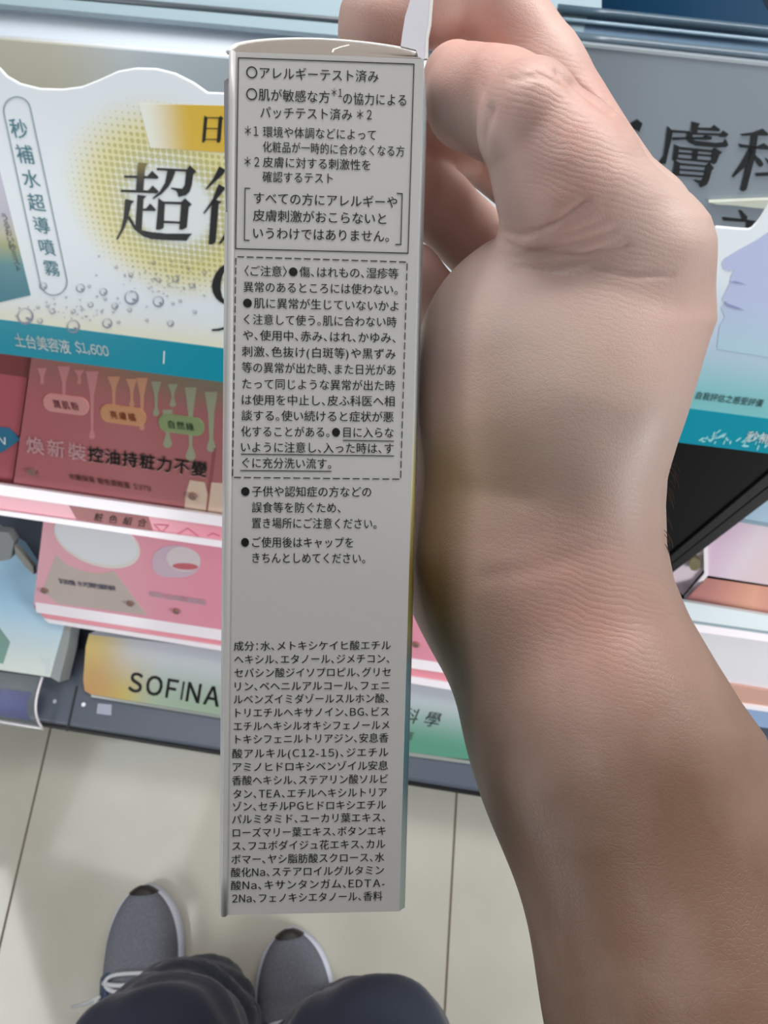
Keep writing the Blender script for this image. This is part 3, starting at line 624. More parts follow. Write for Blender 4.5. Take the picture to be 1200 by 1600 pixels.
v, f = tube([GPn.w(*GPn.ab(x, -14 + .088 * x), .001) for x in (-90, 200, 400, 700, 940)], .0022, 8); obj('glass_groove', v, f, mat('dark_groove', (84, 94, 102), .3), T)
# right part: clear front guard with its two rails
XP = rack_plane(.56, .715, 50)
T = thing('front_guard', 'clear shelf front guard with grey rails at the top right', 'guard', tuple(uvw(.3, .56, .72)))
plate('guard_face', XP, [(880, 12), (940, 20), (1330, 58), (1330, 112), (880, 70)], -.004, 0, mat('guard_blue', (116, 142, 168), .12), T)
for nm, y0, r, c in (('guard_rail', 60, .0042, (104, 122, 136)), ('guard_rail', 18, .0034, (84, 106, 122)), ('guard_rail', 34, .0016, (150, 176, 194))):
    v, f = tube([XP.w(*XP.ab(x, y0 + .104 * (x - 900)), .003) for x in (870, 1000, 1200, 1330)], r, 10)
    obj(nm, v, f, mat('guard_grey_%d' % y0, c, .15), T, smooth=True)
plate('guard_end', XP, [(870, 18), (918, 25), (910, 54), (870, 50)], 0, .001, mat('guard_pale', (150, 172, 182), .15), T)
YP = rack_plane(.74, .76, 20)
T = thing('carton', 'deep blue carton on the upper shelf at the top right corner', 'box', tuple(uvw(.4, .68, .73)))
plate('carton_body', YP, [(928, -120), (1330, -80), (1330, 52), (930, 14)], -.05, 0, mat('deep_blue_print', (24, 68, 102), .35), T)
plate('side_label', YP, [(1194, -60), (1330, -50), (1330, 34), (1204, 22), (1192, 0)], 0, .0006, mat('navy_print', (14, 34, 54), .35), T)
T = thing('carton', 'pale grey carton beside the deep blue carton on the upper shelf', 'box', tuple(uvw(.28, .68, .73)))
plate('carton_body', YP, [(850, -120), (925, -112), (927, 10), (850, 2)], -.05, 0, mat('pale_grey_carton', (176, 184, 180), .4), T)

# ------------------------------------------------------------------ the carton held in the hand
FACE = [(363, 81), (662, 92), (624, 1424), (350, 1430)]
KS = .033 / .036
cO = np.array([-0.02841867, -0.0862153, 0.14149381]) * KS
cX = np.array([0.03595109, 0.00019991, 0.00186517]) * KS; cY = np.array([0.00434881, -0.16878935, -0.01316869]) * KS   # cY points up the face (origin is the top left)
def c2w(c): return CAM + c[0] * RT + c[1] * DN + c[2] * AX
wX = cX[0] * RT + cX[1] * DN + cX[2] * AX; wY = cY[0] * RT + cY[1] * DN + cY[2] * AX
BW, BH = np.linalg.norm(wX), np.linalg.norm(wY)
eX = wX / BW; eY = wY - (wY @ eX) * eX; eY /= np.linalg.norm(eY)
FP = Plane(c2w(cO), eX, eY)
q = [FP.ab(*p) for p in FACE]
D = .021
wl = 2 * KS * .0017
Bx = thing('product_carton', 'white cosmetic carton with dense black Japanese text held in the hand', 'box', tuple(FP.w(*q[3])))
cmat = mat('white_carton', (190, 189, 187), .32)  # shade over the face is put into this greyer white
n = NT(cmat); nz = n.n('ShaderNodeTexNoise', {0: n.n('ShaderNodeTexCoord').outputs['Object'], 'Scale': 900.0, 'Detail': 3.0}).outputs[0]
n.t.links.new(n.n('ShaderNodeBump', {'Strength': .06, 'Distance': .0004, 'Height': nz}).outputs[0], n.b.inputs['Normal'])
# front corners plus back corners (the carton is a little splayed towards the back)
fTL, fTR, fBR, fBL = [FP.w(a, b, 0) for a, b in q]
skew_l, skew_r = .0044, .0028
bTL, bBL = [FP.w(a - skew_l, b - d_, -D) for (a, b), d_ in ((q[0], 0), (q[3], .0122))]
bTR, bBR = [FP.w(a + skew_r, b - d_, -D) for (a, b), d_ in ((q[1], 0), (q[2], .0124))]
def quad_panel(name, c4, m, th=.0004, bev=0, parent=Bx, uv=None):
    c4 = [np.array(c) for c in c4]; nn = np.cross(c4[1] - c4[0], c4[3] - c4[0]); nn /= np.linalg.norm(nn)
    vs = c4 + [c - nn * th for c in c4]
    o = obj(name, vs, [(0, 1, 2, 3), (7, 6, 5, 4), (0, 4, 5, 1), (1, 5, 6, 2), (2, 6, 7, 3), (3, 7, 4, 0)], m, parent, uvs=uv)
    return o
fp = quad_panel('front_panel', [fBL, fBR, fTR, fTL], cmat)
smr = mat('carton_side_print', (190, 189, 187), .32); n = NT(smr); ua, ub = n.uv()
n.col(n.ramp(ub, [(0, (10, 112, 120)), (.3, (16, 124, 132)), (.345, (150, 150, 60)), (.42, (150, 132, 52)), (.52, (222, 214, 150)), (.62, (206, 216, 220)), (1, (196, 214, 222))]))
quad_panel('right_panel', [fBR, bBR, bTR, fTR], smr, uv=[(0, 0), (1, 0), (1, 1), (0, 1)] * 2)
quad_panel('left_panel', [bBL, fBL, fTL, bTL], mat('carton_white_side', (212, 212, 210), .32))
quad_panel('back_panel', [bBR, bBL, bTL, bTR], mat('carton_back', (220, 222, 222), .4))
quad_panel('bottom_panel', [bBL, bBR, fBR, fBL], mat('carton_bottom', (196, 190, 184), .5))
# rounded fold along the left edge of the face
v, f = tube([fTL + (fBL - fTL) * t for t in np.linspace(0, 1, 20)], .0006, 10); obj('folded_edge', v, f, cmat, fp, smooth=True)
# side print: little dark teal marks on the right panel near the top
mk = [(bTR + (bBR - bTR) * t, .10) for t in (.06, .2)]
# opened top: curved tuck flap rim and the lid flap standing up
arch = []
for t in np.linspace(0, 1, 24):
    x = 357 + (656 - 357) * t; y = 81 + 8 * t - 25 * (math.sin(math.pi * min(1, max(0, t)) ) ** .45) * (1 - .25 * t) - 0
    arch.append((x, y))
LPn = Plane(FP.w(q[0][0], q[0][1], -.0004), eX, (eY * math.cos(math.radians(58)) - FP.n * math.sin(math.radians(58))))
pts = [LPn.ab(363, 83)] + [LPn.ab(*p) for p in arch] + [LPn.ab(658, 91)]
v, f, t = prism(LPn, pts, -.0004, 0); tf = obj('tuck_flap', v, f, mat('carton_inside', (124, 115, 108), .6), Bx)
v, f = tube([LPn.w(*LPn.ab(*p), 0) for p in arch], .00045, 6); obj('flap_rim', v, f, mat('carton_cut_edge', (244, 244, 240), .4), tf, smooth=True)
v, f, t = strokes(LPn, [(((500, 79)), (521, 84 - 12)), ((521, 84 - 12), (545, 72))], 1.6, .0, .0002)
v, f = tube([LPn.w(*LPn.ab(*p), .0001) for p in ((519, 84), (521, 79), (532, 75), (545, 72))], .00018, 6); obj('paper_crack', v, f, bpy.data.materials['carton_cut_edge'], tf)
# lid flap: its face is turned to the viewer's left, rising from the right panel
EPn = Plane(FP.w(q[1][0] - .0002, q[1][1], -.004), eX, eY)
lid = [(626, 72), (629, 50), (633, 25), (641, 0), (655, -40), (676, -60), (674, 0), (671, 40), (667, 60), (666, 92), (655, 93), (650, 78)]
v, f, t = prism(EPn, [EPn.ab(*p) for p in lid], -.0005, 0); lf = obj('lid_flap', v, f, mat('carton_flap_white', (224, 222, 232), .35), Bx)
v, f = tube([EPn.w(*EPn.ab(*p), -.0002) for p in lid[5:10]], .00035, 6); obj('flap_rim', v, f, bpy.data.materials['carton_cut_edge'], lf)
# little dust tab at the left
SL = Plane(FP.w(0, 0, -.012), eX, eY)
v, f, t = prism(SL, [SL.ab(*p) for p in ((350, 127), (356, 122), (361, 130), (361, 330), (353, 330), (350, 200))], -.0005, 0); obj('side_tab', v, f, mat('tab_grey', (150, 148, 156), .5), Bx)
# printed rules and text
S5a = lambda *p: crop(340, 40, 3.529, p); S6a = lambda *p: crop(340, 390, 3.2, p); S7a = lambda *p: crop(340, 890, 2.856, p)
c4 = S5a((115, 178), (1083, 213), (1050, 1255), (100, 1230))
v, f, t = strokes(FP, [(c4[i], c4[(i + 1) % 4]) for i in range(4)], 1.25); obj('printed_frame', v, f, INK, fp)
L = S5a((178, 897), (152, 897), (148, 1183), (175, 1185)); R = S5a((990, 925), (1018, 927), (1010, 1207), (982, 1207))
for B_ in (L, R):
    v, f, t = strokes(FP, [(B_[0], B_[1]), (B_[1], B_[2]), (B_[2], B_[3])], 1.2); obj('printed_bracket', v, f, INK, fp)
d4 = S6a((92, 35), (948, 62), (915, 1147), (75, 1138)); dl = []
for i in range(4):
    a, b = np.array(d4[i]), np.array(d4[(i + 1) % 4]); Ln = np.linalg.norm(b - a); k = int(round(Ln / 15.2)); 
    for j in range(k):
        t0 = (j + .18) / k; t1 = (j + .82) / k
        if i in (1, 3) and False: pass
        dl.append((tuple(a + (b - a) * t0), tuple(a + (b - a) * t1)))
v, f, t = strokes(FP, dl, 1.2); obj('printed_dashed_frame', v, f, INK, fp)
v, f, t = strokes(FP, [S6a((628, 953), (880, 957)), S6a((118, 1022), (880, 1031)), S6a((115, 1104), (568, 1108))], 1.1); obj('printed_underline', v, f, INK, fp)
def block(name, rows, S, em, off):
    gs = []
    for s, x0, x1, y0, y1, *e in rows:
        a, b = S((x0, y0), (x1, y1)); gs.append(text_geo(FP, s, a, b, e[0] if e else em, off, .0001))
    v, f, _ = join(*gs); return obj(name, v, f, INK, fp)
block('allergy_test_text', [('○アレルギーテスト済み', 158, 888, 258, 282, 20.5), ('○肌が敏感な方', 158, 618, 378, 396, 20.5), ('＊1', 628, 688, 368, 372, 17), ('の協力による', 692, 1040, 402, 412, 20.5),
      ('パッチテスト済み', 236, 742, 478, 492, 20), ('＊2', 768, 850, 490, 492, 20), ('＊1', 150, 225, 580, 582, 20), ('環境や体調などによって', 250, 873, 586, 604, 18.5),
      ('化粧品が一時的に合わなくなる方', 250, 1030, 668, 694, 18.5), ('＊2', 148, 230, 750, 752, 20), ('皮膚に対する刺激性を', 250, 843, 752, 770, 18.5), ('確認するテスト', 248, 635, 833, 843, 18.5)], S5a, 20, .008)
block('bracketed_text', [('すべての方にアレルギーや', 200, 990, 950, 975), ('皮膚刺激がおこらないと', 195, 930, 1046, 1066), ('いうわけではありません。', 197, 945, 1143, 1162)], S5a, 20, .008)
block('caution_text', [('〈ご注意〉●傷、はれもの、湿疹等', 135, 905, 106, 120), ('異常のあるところには使わない。', 130, 900, 186, 200), ('●肌に異常が生じていないかよ', 128, 905, 266, 282), ('く注意して使う。肌に合わない時', 132, 895, 348, 362),
      ('や、使用中、赤み、はれ、かゆみ、', 127, 890, 427, 441), ('刺激、色抜け(白斑等)や黒ずみ', 122, 890, 508, 522), ('等の異常が出た時、また日光があ', 122, 890, 588, 602), ('たって同じような異常が出た時', 124, 888, 670, 680),
      ('は使用を中止し、皮ふ科医へ相', 122, 885, 750, 758), ('談する。使い続けると症状が悪', 120, 880, 828, 836), ('化することがある。●目に入らな', 118, 880, 908, 915), ('いように注意し、入った時は、す', 118, 880, 986, 994), ('ぐに充分洗い流す。', 124, 568, 1065, 1070)], S6a, 18, .006)
block('storage_text', [('●子供や認知症の方などの', 118, 768, 1208, 1211), ('誤食等を防ぐため、', 172, 615, 1288, 1290), ('置き場所にご注意ください。', 172, 795, 1366, 1370), ('●ご使用後はキャップを', 118, 678, 1462, 1464), ('きちんとしめてください。', 174, 738, 1540, 1543)], S6a, 18, .006)
ing = ['成分：水、メトキシケイヒ酸エチル', 'ヘキシル、エタノール、ジメチコン、', 'セバシン酸ジイソプロピル、グリセ', 'リン、ベヘニルアルコール、フェニ', 'ルベンズイミダゾールスルホン酸、', 'トリエチルヘキサノイン、BG、ビス', 'エチルヘキシルオキシフェノールメ', 'トキシフェニルトリアジン、安息香', '酸アルキル(C12-15)、ジエチル', 'アミノヒドロキシベンゾイル安息', '香酸ヘキシル、ステアリン酸ソルビ', 'タン、TEA、エチルヘキシルトリア', 'ゾン、セチルPGヒドロキシエチル', 'パルミタミド、ユーカリ葉エキス、', 'ローズマリー葉エキス、ボタンエキ', 'ス、フユボダイジュ花エキス、カル', 'ボマー、ヤシ脂肪酸スクロース、水', '酸化Na、ステアロイルグルタミン', '酸Na、キサンタンガム、EDTA-', '2Na、フェノキシエタノール、香料']
iy = [340, 400, 460, 520, 578, 638, 698, 756, 820, 880, 940, 1000, 1056, 1113, 1173, 1232, 1292, 1350, 1408, 1466]
ix = [(72, 773), (75, 767), (75, 772), (77, 767), (72, 762), (80, 765), (72, 766), (80, 762), (66, 762), (68, 760), (65, 760), (70, 755), (68, 752), (65, 748), (68, 750), (66, 748), (62, 744), (60, 742), (60, 745), (65, 735)]
block('ingredient_text', [(s, x0, x1, y, y - 4 - 8 * i / 19) for i, (s, (x0, x1), y) in enumerate(zip(ing, ix, iy))], S7a, 16.2, .006)
v, f, t = strokes(FP, [((354, 395), (355, 402))], .1)

# ------------------------------------------------------------------ signed-distance modelling for skin and cloth
def sdf_mesh(prims, h, pad=.004):
    """prims: (a, b, ra, rb, k[, scale3]) round cones blended with smooth-min -> quad mesh by surface nets"""
    lo = np.min([np.minimum(p[0] - p[2], p[1] - p[3]) for p in prims], 0) - pad; hi = np.max([np.maximum(p[0] + p[2], p[1] + p[3]) for p in prims], 0) + pad
    nx = np.ceil((hi - lo) / h).astype(int) + 1
    Fd = np.full(nx, .03, np.float32); ax = [lo[i] + h * np.arange(nx[i]) for i in range(3)]
    for p in prims:
        a, b, ra, rb, k = p[:5]; s = np.array(p[5] if len(p) > 5 else (1, 1, 1.0))
        l = np.minimum(a - ra / s, b - rb / s) - k - 3 * h; u = np.maximum(a + ra / s, b + rb / s) + k + 3 * h
        i0 = np.maximum(0, np.floor((l - lo) / h).astype(int)); i1 = np.minimum(nx, np.ceil((u - lo) / h).astype(int) + 1)
        X = (ax[0][i0[0]:i1[0]] - a[0])[:, None, None].astype(np.float32); Y = (ax[1][i0[1]:i1[1]] - a[1])[None, :, None].astype(np.float32); Z = (ax[2][i0[2]:i1[2]] - a[2])[None, None, :].astype(np.float32)
        ab = (b - a); d2 = float((ab * s) @ (ab * s)) + 1e-12
        t = np.clip((X * ab[0] * s[0] ** 2 + Y * ab[1] * s[1] ** 2 + Z * ab[2] * s[2] ** 2) / d2, 0, 1)
        d = np.sqrt(((X - t * ab[0]) * s[0]) ** 2 + ((Y - t * ab[1]) * s[1]) ** 2 + ((Z - t * ab[2]) * s[2]) ** 2) - (ra + (rb - ra) * t)
        sub = Fd[i0[0]:i1[0], i0[1]:i1[1], i0[2]:i1[2]]
        hh = np.maximum(k - np.abs(sub - d), 0) / k
        Fd[i0[0]:i1[0], i0[1]:i1[1], i0[2]:i1[2]] = np.minimum(sub, d) - hh * hh * k * .25
    ins = Fd < 0; n0, n1, n2 = nx
    cnt = np.zeros((n0 - 1, n1 - 1, n2 - 1), np.int8)
    for i in (0, 1):
        for j in (0, 1):
            for k in (0, 1): cnt += ins[i:n0 - 1 + i, j:n1 - 1 + j, k:n2 - 1 + k]
    act = np.argwhere((cnt > 0) & (cnt < 8)); idx = np.full(cnt.shape, -1, np.int32); idx[tuple(act.T)] = np.arange(len(act))
    acc = np.zeros((len(act), 3)); num = np.zeros(len(act))
    cs = [np.array((i, j, k)) for i in (0, 1) for j in (0, 1) for k in (0, 1)]
    for p in range(8):
        for q_ in range(p + 1, 8):
            if abs(cs[p] - cs[q_]).sum() != 1: continue
            A_ = Fd[tuple((act + cs[p]).T)]; B_ = Fd[tuple((act + cs[q_]).T)]; m_ = (A_ < 0) != (B_ < 0)
            t = np.where(m_, A_ / np.where(m_, A_ - B_, 1), 0)
            acc += m_[:, None] * (cs[p] + t[:, None] * (cs[q_] - cs[p])); num += m_
    vs = lo + h * (act + acc / num[:, None])
    fs = []
    for a_ in range(3):
        b_, c_ = (a_ + 1) % 3, (a_ + 2) % 3
        sl0 = [slice(None)] * 3; sl1 = [slice(None)] * 3; sl0[a_] = slice(0, nx[a_] - 1); sl1[a_] = slice(1, nx[a_])
        x = ins[tuple(sl0)]; y = ins[tuple(sl1)]
        e = np.argwhere(x != y); e = e[(e[:, b_] > 0) & (e[:, c_] > 0) & (e[:, b_] < nx[b_] - 1) & (e[:, c_] < nx[c_] - 1)]
        db = np.zeros(3, int); db[b_] = 1; dc = np.zeros(3, int); dc[c_] = 1
        q4 = np.stack([idx[tuple((e - db - dc).T)], idx[tuple((e - dc).T)], idx[tuple(e.T)], idx[tuple((e - db).T)]], 1)
        fl = x[tuple(e.T)]; q4[~fl] = q4[~fl][:, ::-1]; fs.append(q4)
    return vs, np.concatenate(fs)
def smooth_verts(vs, fs, it, lam=.5):
    e = np.concatenate([fs[:, [i, (i + 1) % 4]] for i in range(4)]); n_ = len(vs)
    deg = np.bincount(e[:, 0], minlength=n_) + np.bincount(e[:, 1], minlength=n_)
    for i in range(it):
        s = np.stack([np.bincount(e[:, 0], vs[e[:, 1], k], n_) + np.bincount(e[:, 1], vs[e[:, 0], k], n_) for k in range(3)], 1)
        l = lam if i % 2 == 0 else -lam * .96
        vs = vs + l * (s / deg[:, None] - vs)
    return vs
def normals(vs, fs):
    nf = np.cross(vs[fs[:, 2]] - vs[fs[:, 0]], vs[fs[:, 3]] - vs[fs[:, 1]]); nv = np.zeros_like(vs)
    for i in range(4): np.add.at(nv, fs[:, i], nf)
    return nv / (np.linalg.norm(nv, axis=1, keepdims=True) + 1e-12)
def cp(px, py, Z): return np.array([(px - 600) / F * Z, (py - 800) / F * Z, Z])

# ------------------------------------------------------------------ the person: arm and hand, trousers, shoes
PER = thing('person', 'person in navy trousers and grey trainers holding up the carton', 'person', (float(at_z(340, 1500, 0)[0]), float(at_z(340, 1500, 0)[1]), 0.0))
def cone(p0, p1, r0, r1, k, sc=(1, 1, 1)):
    a = cp(p0[0], p0[1], p0[2] * KS); b = cp(p1[0], p1[1], p1[2] * KS)
    return (a, b, r0 * p0[2] * KS / F, r1 * p1[2] * KS / F, k, sc)
hand = [
    cone((1420, 2250, .118), (1130, 1600, .152), 330, 252, .01), cone((1130, 1600, .152), (965, 1150, .176), 252, 214, .01), cone((965, 1150, .176), (838, 860, .190), 214, 196, .01),
    cone((838, 860, .190), (864, 690, .190), 196, 203, .012), cone((864, 690, .190), (930, 500, .186), 203, 184, .012),            # palm
    cone((880, 560, .178), (835, 640, .180), 160, 162, .008), cone((820, 544, .176), (834, 620, .178), 161, 163, .010),               # thenar
    cone((930, 620, .171), (1000, 410, .165), 138, 116, .012), cone((905, 880, .183), (930, 620, .171), 142, 138, .012),                                                                         # thumb metacarpal
    cone((1000, 405, .162), (908, 300, .157), 116, 122, .004), cone((908, 300, .157), (838, 196, .152), 122, 93, .005),               # thumb proximal
    cone((842, 190, .158), (790, 168, .165), 84, 78, .003), cone((790, 168, .165), (738, 158, .1695), 78, 74, .003), cone((756, 150, .169), (713, 122, .1735), 66, 52, .003), cone((806, 388, .161), (878, 352, .153), 26, 24, .004),                   # thumb distal
    cone((990, 345, .190), (868, 126, .183), 104, 68, .006), cone((868, 126, .183), (775, -12, .180), 68, 66, .003),                   # index proximal
    cone((775, -12, .180), (672, 2, .179), 64, 58, .003), cone((672, 2, .179), (592, 36, .179), 60, 58, .003), cone((592, 36, .179), (586, 60, .180), 58, 55, .003),   # index middle, tip
    cone((960, 350, .222), (752, 216, .220), 86, 62, .004), cone((752, 216, .220), (650, 210, .204), 58, 52, .003), cone((650, 206, .204), (520, 190, .190), 52, 46, .003),   # middle finger
    cone((900, 510, .226), (786, 420, .224), 78, 60, .004), cone((786, 420, .224), (684, 320, .210), 58, 54, .003), cone((684, 320, .210), (630, 284, .202), 54, 50, .002), cone((630, 284, .202), (525, 294, .194), 50, 46, .003),   # ring finger
    cone((870, 620, .226), (735, 532, .220), 72, 54, .004), cone((735, 532, .220), (640, 432, .205), 52, 48, .003), cone((640, 432, .205), (535, 415, .196), 48, 43, .003),   # little finger
]
hv, hf = sdf_mesh(hand, .0007)
hv = smooth_verts(hv, hf, 6)
# slim the back of the hand and the wrist to the arm's true outline
OUT = [(-200, 760), (0, 865), (47, 902), (99, 932), (157, 967), (198, 993), (245, 1025), (274, 1058), (303, 1087), (338, 1111), (373, 1119), (443, 1119), (500, 1122), (560, 1101), (640, 1076), (691, 1059), (747, 1044), (789, 1041), (850, 1043), (906, 1056), (971, 1087), (1036, 1124), (1097, 1161), (1150, 1199), (1300, 1262), (1600, 1380), (2400, 1700)]
_x = hv[:, 0] / hv[:, 2] * F + 600; _y = hv[:, 1] / hv[:, 2] * F + 800
_b = np.arange(-100, 1900, 12.0); _m = np.array([_x[np.abs(_y - c) < 9].max() if (np.abs(_y - c) < 9).any() else 0 for c in _b])
_m = np.convolve(np.pad(_m, 2, 'edge'), np.ones(5) / 5, 'valid')
_s = np.interp(_y, _b, _m); _t = np.interp(_y, [o_[0] for o_ in OUT], [o_[1] for o_ in OUT]); _c = np.interp(_y, [-100, 150, 330, 450, 600, 2000], [640, 760, 840, 880, 860, 900])
_k = np.where(_x > _c, (_t - _c) / np.maximum(_s - _c, 1), 1.0)
_nx = np.where(_x > _c, _c + (_x - _c) * _k, _x)
hv = np.stack([(_nx - 600) / F * hv[:, 2], hv[:, 1], hv[:, 2]], 1)
px = hv[:, 0] / hv[:, 2] * F + 600; py = hv[:, 1] / hv[:, 2] * F + 800
nv = normals(hv, hf); front = np.clip(-nv[:, 2] * 2, 0, 1)
def seg_dist(pts):
    d = np.full(len(px), 1e9)
    for (x0, y0), (x1, y1) in zip(pts[:-1], pts[1:]):
        t = np.clip(((px - x0) * (x1 - x0) + (py - y0) * (y1 - y0)) / ((x1 - x0) ** 2 + (y1 - y0) ** 2), 0, 1)
        d = np.minimum(d, np.hypot(px - x0 - t * (x1 - x0), py - y0 - t * (y1 - y0)))
    return d
push = np.zeros(len(px))
creases = [([(780, 360), (812, 368), (846, 360), (880, 340), (915, 315)], 6, .0005), ([(775, 372), (820, 392), (880, 385), (960, 360)], 6, .0003), ([(830, 392), (905, 400), (980, 384)], 5, .00035), ([(800, 420), (860, 425), (930, 408)], 6, .0003), ([(870, 112), (915, 145), (955, 176)], 5, .0008), ([(800, 400), (860, 402), (920, 396), (975, 372)], 4, .0002), ([(785, 415), (850, 425), (905, 432)], 4, .0003), ([(845, 372), (900, 362), (950, 340)], 4, .0002), ([(860, 352), (905, 340), (955, 312)], 4, .00015), ([(930, 420), (990, 432), (1050, 430)], 4, .0003),
           ([(800, 126), (840, 122), (880, 134), (900, 150)], 5, .0003), ([(766, 172), (756, 214), (754, 262)], 7, .0008), ([(760, 900), (850, 880), (960, 850)], 14, .00012), ([(650, 700), (720, 760), (820, 780)], 18, .0002), ([(760, 905), (830, 896), (900, 880)], 14, .0001)]
for pts, w_, dep in creases: push -= dep * np.exp(-(seg_dist(pts) / w_) ** 2) * front
for (x, y, r, a) in ((830, 388, 26, .0009), (865, 320, 30, .0006), (830, 130, 45, .0005), (1085, 380, 50, .0006), (1030, 640, 60, .0006), (930, 760, 70, .0006)): push += a * np.exp(-((px - x) ** 2 + (py - y) ** 2) / r ** 2) * front
hv = hv + nv * push[:, None]
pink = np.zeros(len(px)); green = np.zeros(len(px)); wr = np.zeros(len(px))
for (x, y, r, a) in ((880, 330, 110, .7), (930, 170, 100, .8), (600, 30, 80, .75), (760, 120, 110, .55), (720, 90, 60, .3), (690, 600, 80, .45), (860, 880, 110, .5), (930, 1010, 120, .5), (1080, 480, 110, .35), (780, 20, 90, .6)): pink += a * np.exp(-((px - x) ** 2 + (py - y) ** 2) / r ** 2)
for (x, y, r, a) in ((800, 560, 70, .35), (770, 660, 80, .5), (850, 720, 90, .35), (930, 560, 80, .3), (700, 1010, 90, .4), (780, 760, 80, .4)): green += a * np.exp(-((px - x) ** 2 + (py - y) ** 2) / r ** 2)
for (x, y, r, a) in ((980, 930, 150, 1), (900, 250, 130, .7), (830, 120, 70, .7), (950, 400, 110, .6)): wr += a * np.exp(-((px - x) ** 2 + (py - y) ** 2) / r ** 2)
arm_shade = np.interp(py, [0, 350, 700, 950, 1350], [0, .04, .25, .7, 1.1])  # shade over the arm painted into the skin colour, with some tan
skin = mat('skin', (196, 152, 130), .42); n = NT(skin)
att = lambda nm: n.n('ShaderNodeAttribute', attribute_name=nm).outputs['Fac']
oc = n.n('ShaderNodeTexCoord').outputs['Object']
n1 = n.n('ShaderNodeTexNoise', {0: oc, 'Scale': 60.0, 'Detail': 4.0}).outputs[0]
n2 = n.n('ShaderNodeTexNoise', {0: oc, 'Scale': 350.0, 'Detail': 3.0}).outputs[0]
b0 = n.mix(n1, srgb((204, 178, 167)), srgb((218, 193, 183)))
b0 = n.mix(n.math('MULTIPLY', att('arm_shade'), n.math('ADD', .72, n.math('MULTIPLY', n1, .4)), clamp=True), b0, srgb((120, 93, 77)))
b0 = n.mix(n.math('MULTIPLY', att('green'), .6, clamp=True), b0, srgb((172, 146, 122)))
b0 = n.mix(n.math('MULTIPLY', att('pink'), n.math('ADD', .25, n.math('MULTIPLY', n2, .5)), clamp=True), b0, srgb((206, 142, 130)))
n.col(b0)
n.b.inputs['Subsurface Weight'].default_value = .12; n.b.inputs['Subsurface Radius'].default_value = (.003, .0012, .0006); n.b.inputs['Subsurface Scale'].default_value = 1.0
n.b.inputs['Specular IOR Level'].default_value = .35
vo = n.n('ShaderNodeTexVoronoi', {0: oc, 'Scale': 1100.0}, feature='DISTANCE_TO_EDGE').outputs[0]
lines_ = n.n('ShaderNodeAttribute', attribute_name='crossline').outputs['Fac']
n3 = n.n('ShaderNodeTexNoise', {0: oc, 'Scale': 130.0, 'Detail': 2.0}).outputs[0]
ph = n.math('ADD', n.math('MULTIPLY', lines_, 1.0), n.math('MULTIPLY', n3, 9.0))
wav = n.math('MULTIPLY', n.math('ABSOLUTE', n.math('SINE', ph)), att('wrinkle'))
hgt = n.math('ADD', n.math('MULTIPLY', n.sm(vo, 0.0, .14), .14), n.math('MULTIPLY', wav, .36))
hgt = n.math('ADD', hgt, n.math('MULTIPLY', n2, .5))
n.t.links.new(n.n('ShaderNodeBump', {'Strength': .42, 'Distance': .0003, 'Height': hgt}).outputs[0], n.b.inputs['Normal'])
hw = CAM + hv[:, :1] * RT + hv[:, 1:2] * DN + hv[:, 2:] * AX
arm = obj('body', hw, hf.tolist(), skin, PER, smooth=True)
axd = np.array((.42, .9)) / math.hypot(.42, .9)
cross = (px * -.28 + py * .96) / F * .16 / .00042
for nm, val in (('arm_shade', arm_shade), ('pink', pink), ('green', green), ('wrinkle', np.clip(wr, 0, 1)), ('crossline', cross)):
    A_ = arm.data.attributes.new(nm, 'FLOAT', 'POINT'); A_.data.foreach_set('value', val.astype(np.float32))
# fine dark hairs on the back of the wrist
hs = []
for i in range(26):
    y0 = random.uniform(690, 850); x0 = 1058 - (y0 - 690) * .1 + random.uniform(-8, 0); Z = .168 + random.uniform(-.006, .006)
    ln = random.uniform(14, 26)
    hs.append(tube([P(x0 + ln * .2 * t + 5 * math.sin(t * 2), y0 + ln * t, Z * KS) for t in np.linspace(0, 1, 5)], [.00006, .00006, .00005, .00004, .00002], 4))
v, f, _ = join(*hs); obj('arm_hair', v, f, mat('hair_brown', (70, 52, 40), .5), PER)

# trousers
def wp(px_, py_, z): return at_z(px_, py_, z)
kL, kR = P(240, 1686, .66), P(574, 1690, .64)
aL, aR = at_z(276, 1572, .1), at_z(505, 1655, .1)
hipL, hipR = np.array([-.12, -.46, .86]), np.array([.08, -.46, .86])
leg = [(aL + (.02, -.03, -.02), kL, .078, .074, .02), (kL, hipL, .074, .092, .03), (aR + (.01, -.02, -.02), kR, .078, .074, .02), (kR, hipR, .074, .092, .03), (hipL, hipR, .1, .1, .05)]
lv, lf_ = sdf_mesh([(a, b, c, d, k) for a, b, c, d, k in leg], .009)
lv = smooth_verts(lv, lf_, 6); ln_ = normals(lv, lf_)
fold = .006 * np.sin(lv[:, 2] * 42 + lv[:, 0] * 30 + 3 * np.sin(lv[:, 1] * 22)) + .003 * np.sin(lv[:, 2] * 130 + 60 * lv[:, 0] + 4 * np.sin(lv[:, 1] * 40)) + .004 * np.sin(lv[:, 2] * 75 - lv[:, 1] * 55 + 2)
lv = lv + ln_ * (fold * np.clip(1.4 - lv[:, 2] * 1.6, .3, 1))[:, None]
tmat = mat('navy_cloth', (25, 33, 50), .8); n = NT(tmat)
oc = n.n('ShaderNodeTexCoord').outputs['Object']; nz = n.n('ShaderNodeTexNoise', {0: oc, 'Scale': 900.0, 'Detail': 2.0}).outputs[0]
n.t.links.new(n.n('ShaderNodeBump', {'Strength': .25, 'Distance': .001, 'Height': nz}).outputs[0], n.b.inputs['Normal']); n.b.inputs['Sheen Weight'].default_value = .15
obj('trousers', lv, lf_.tolist(), tmat, PER, smooth=True)

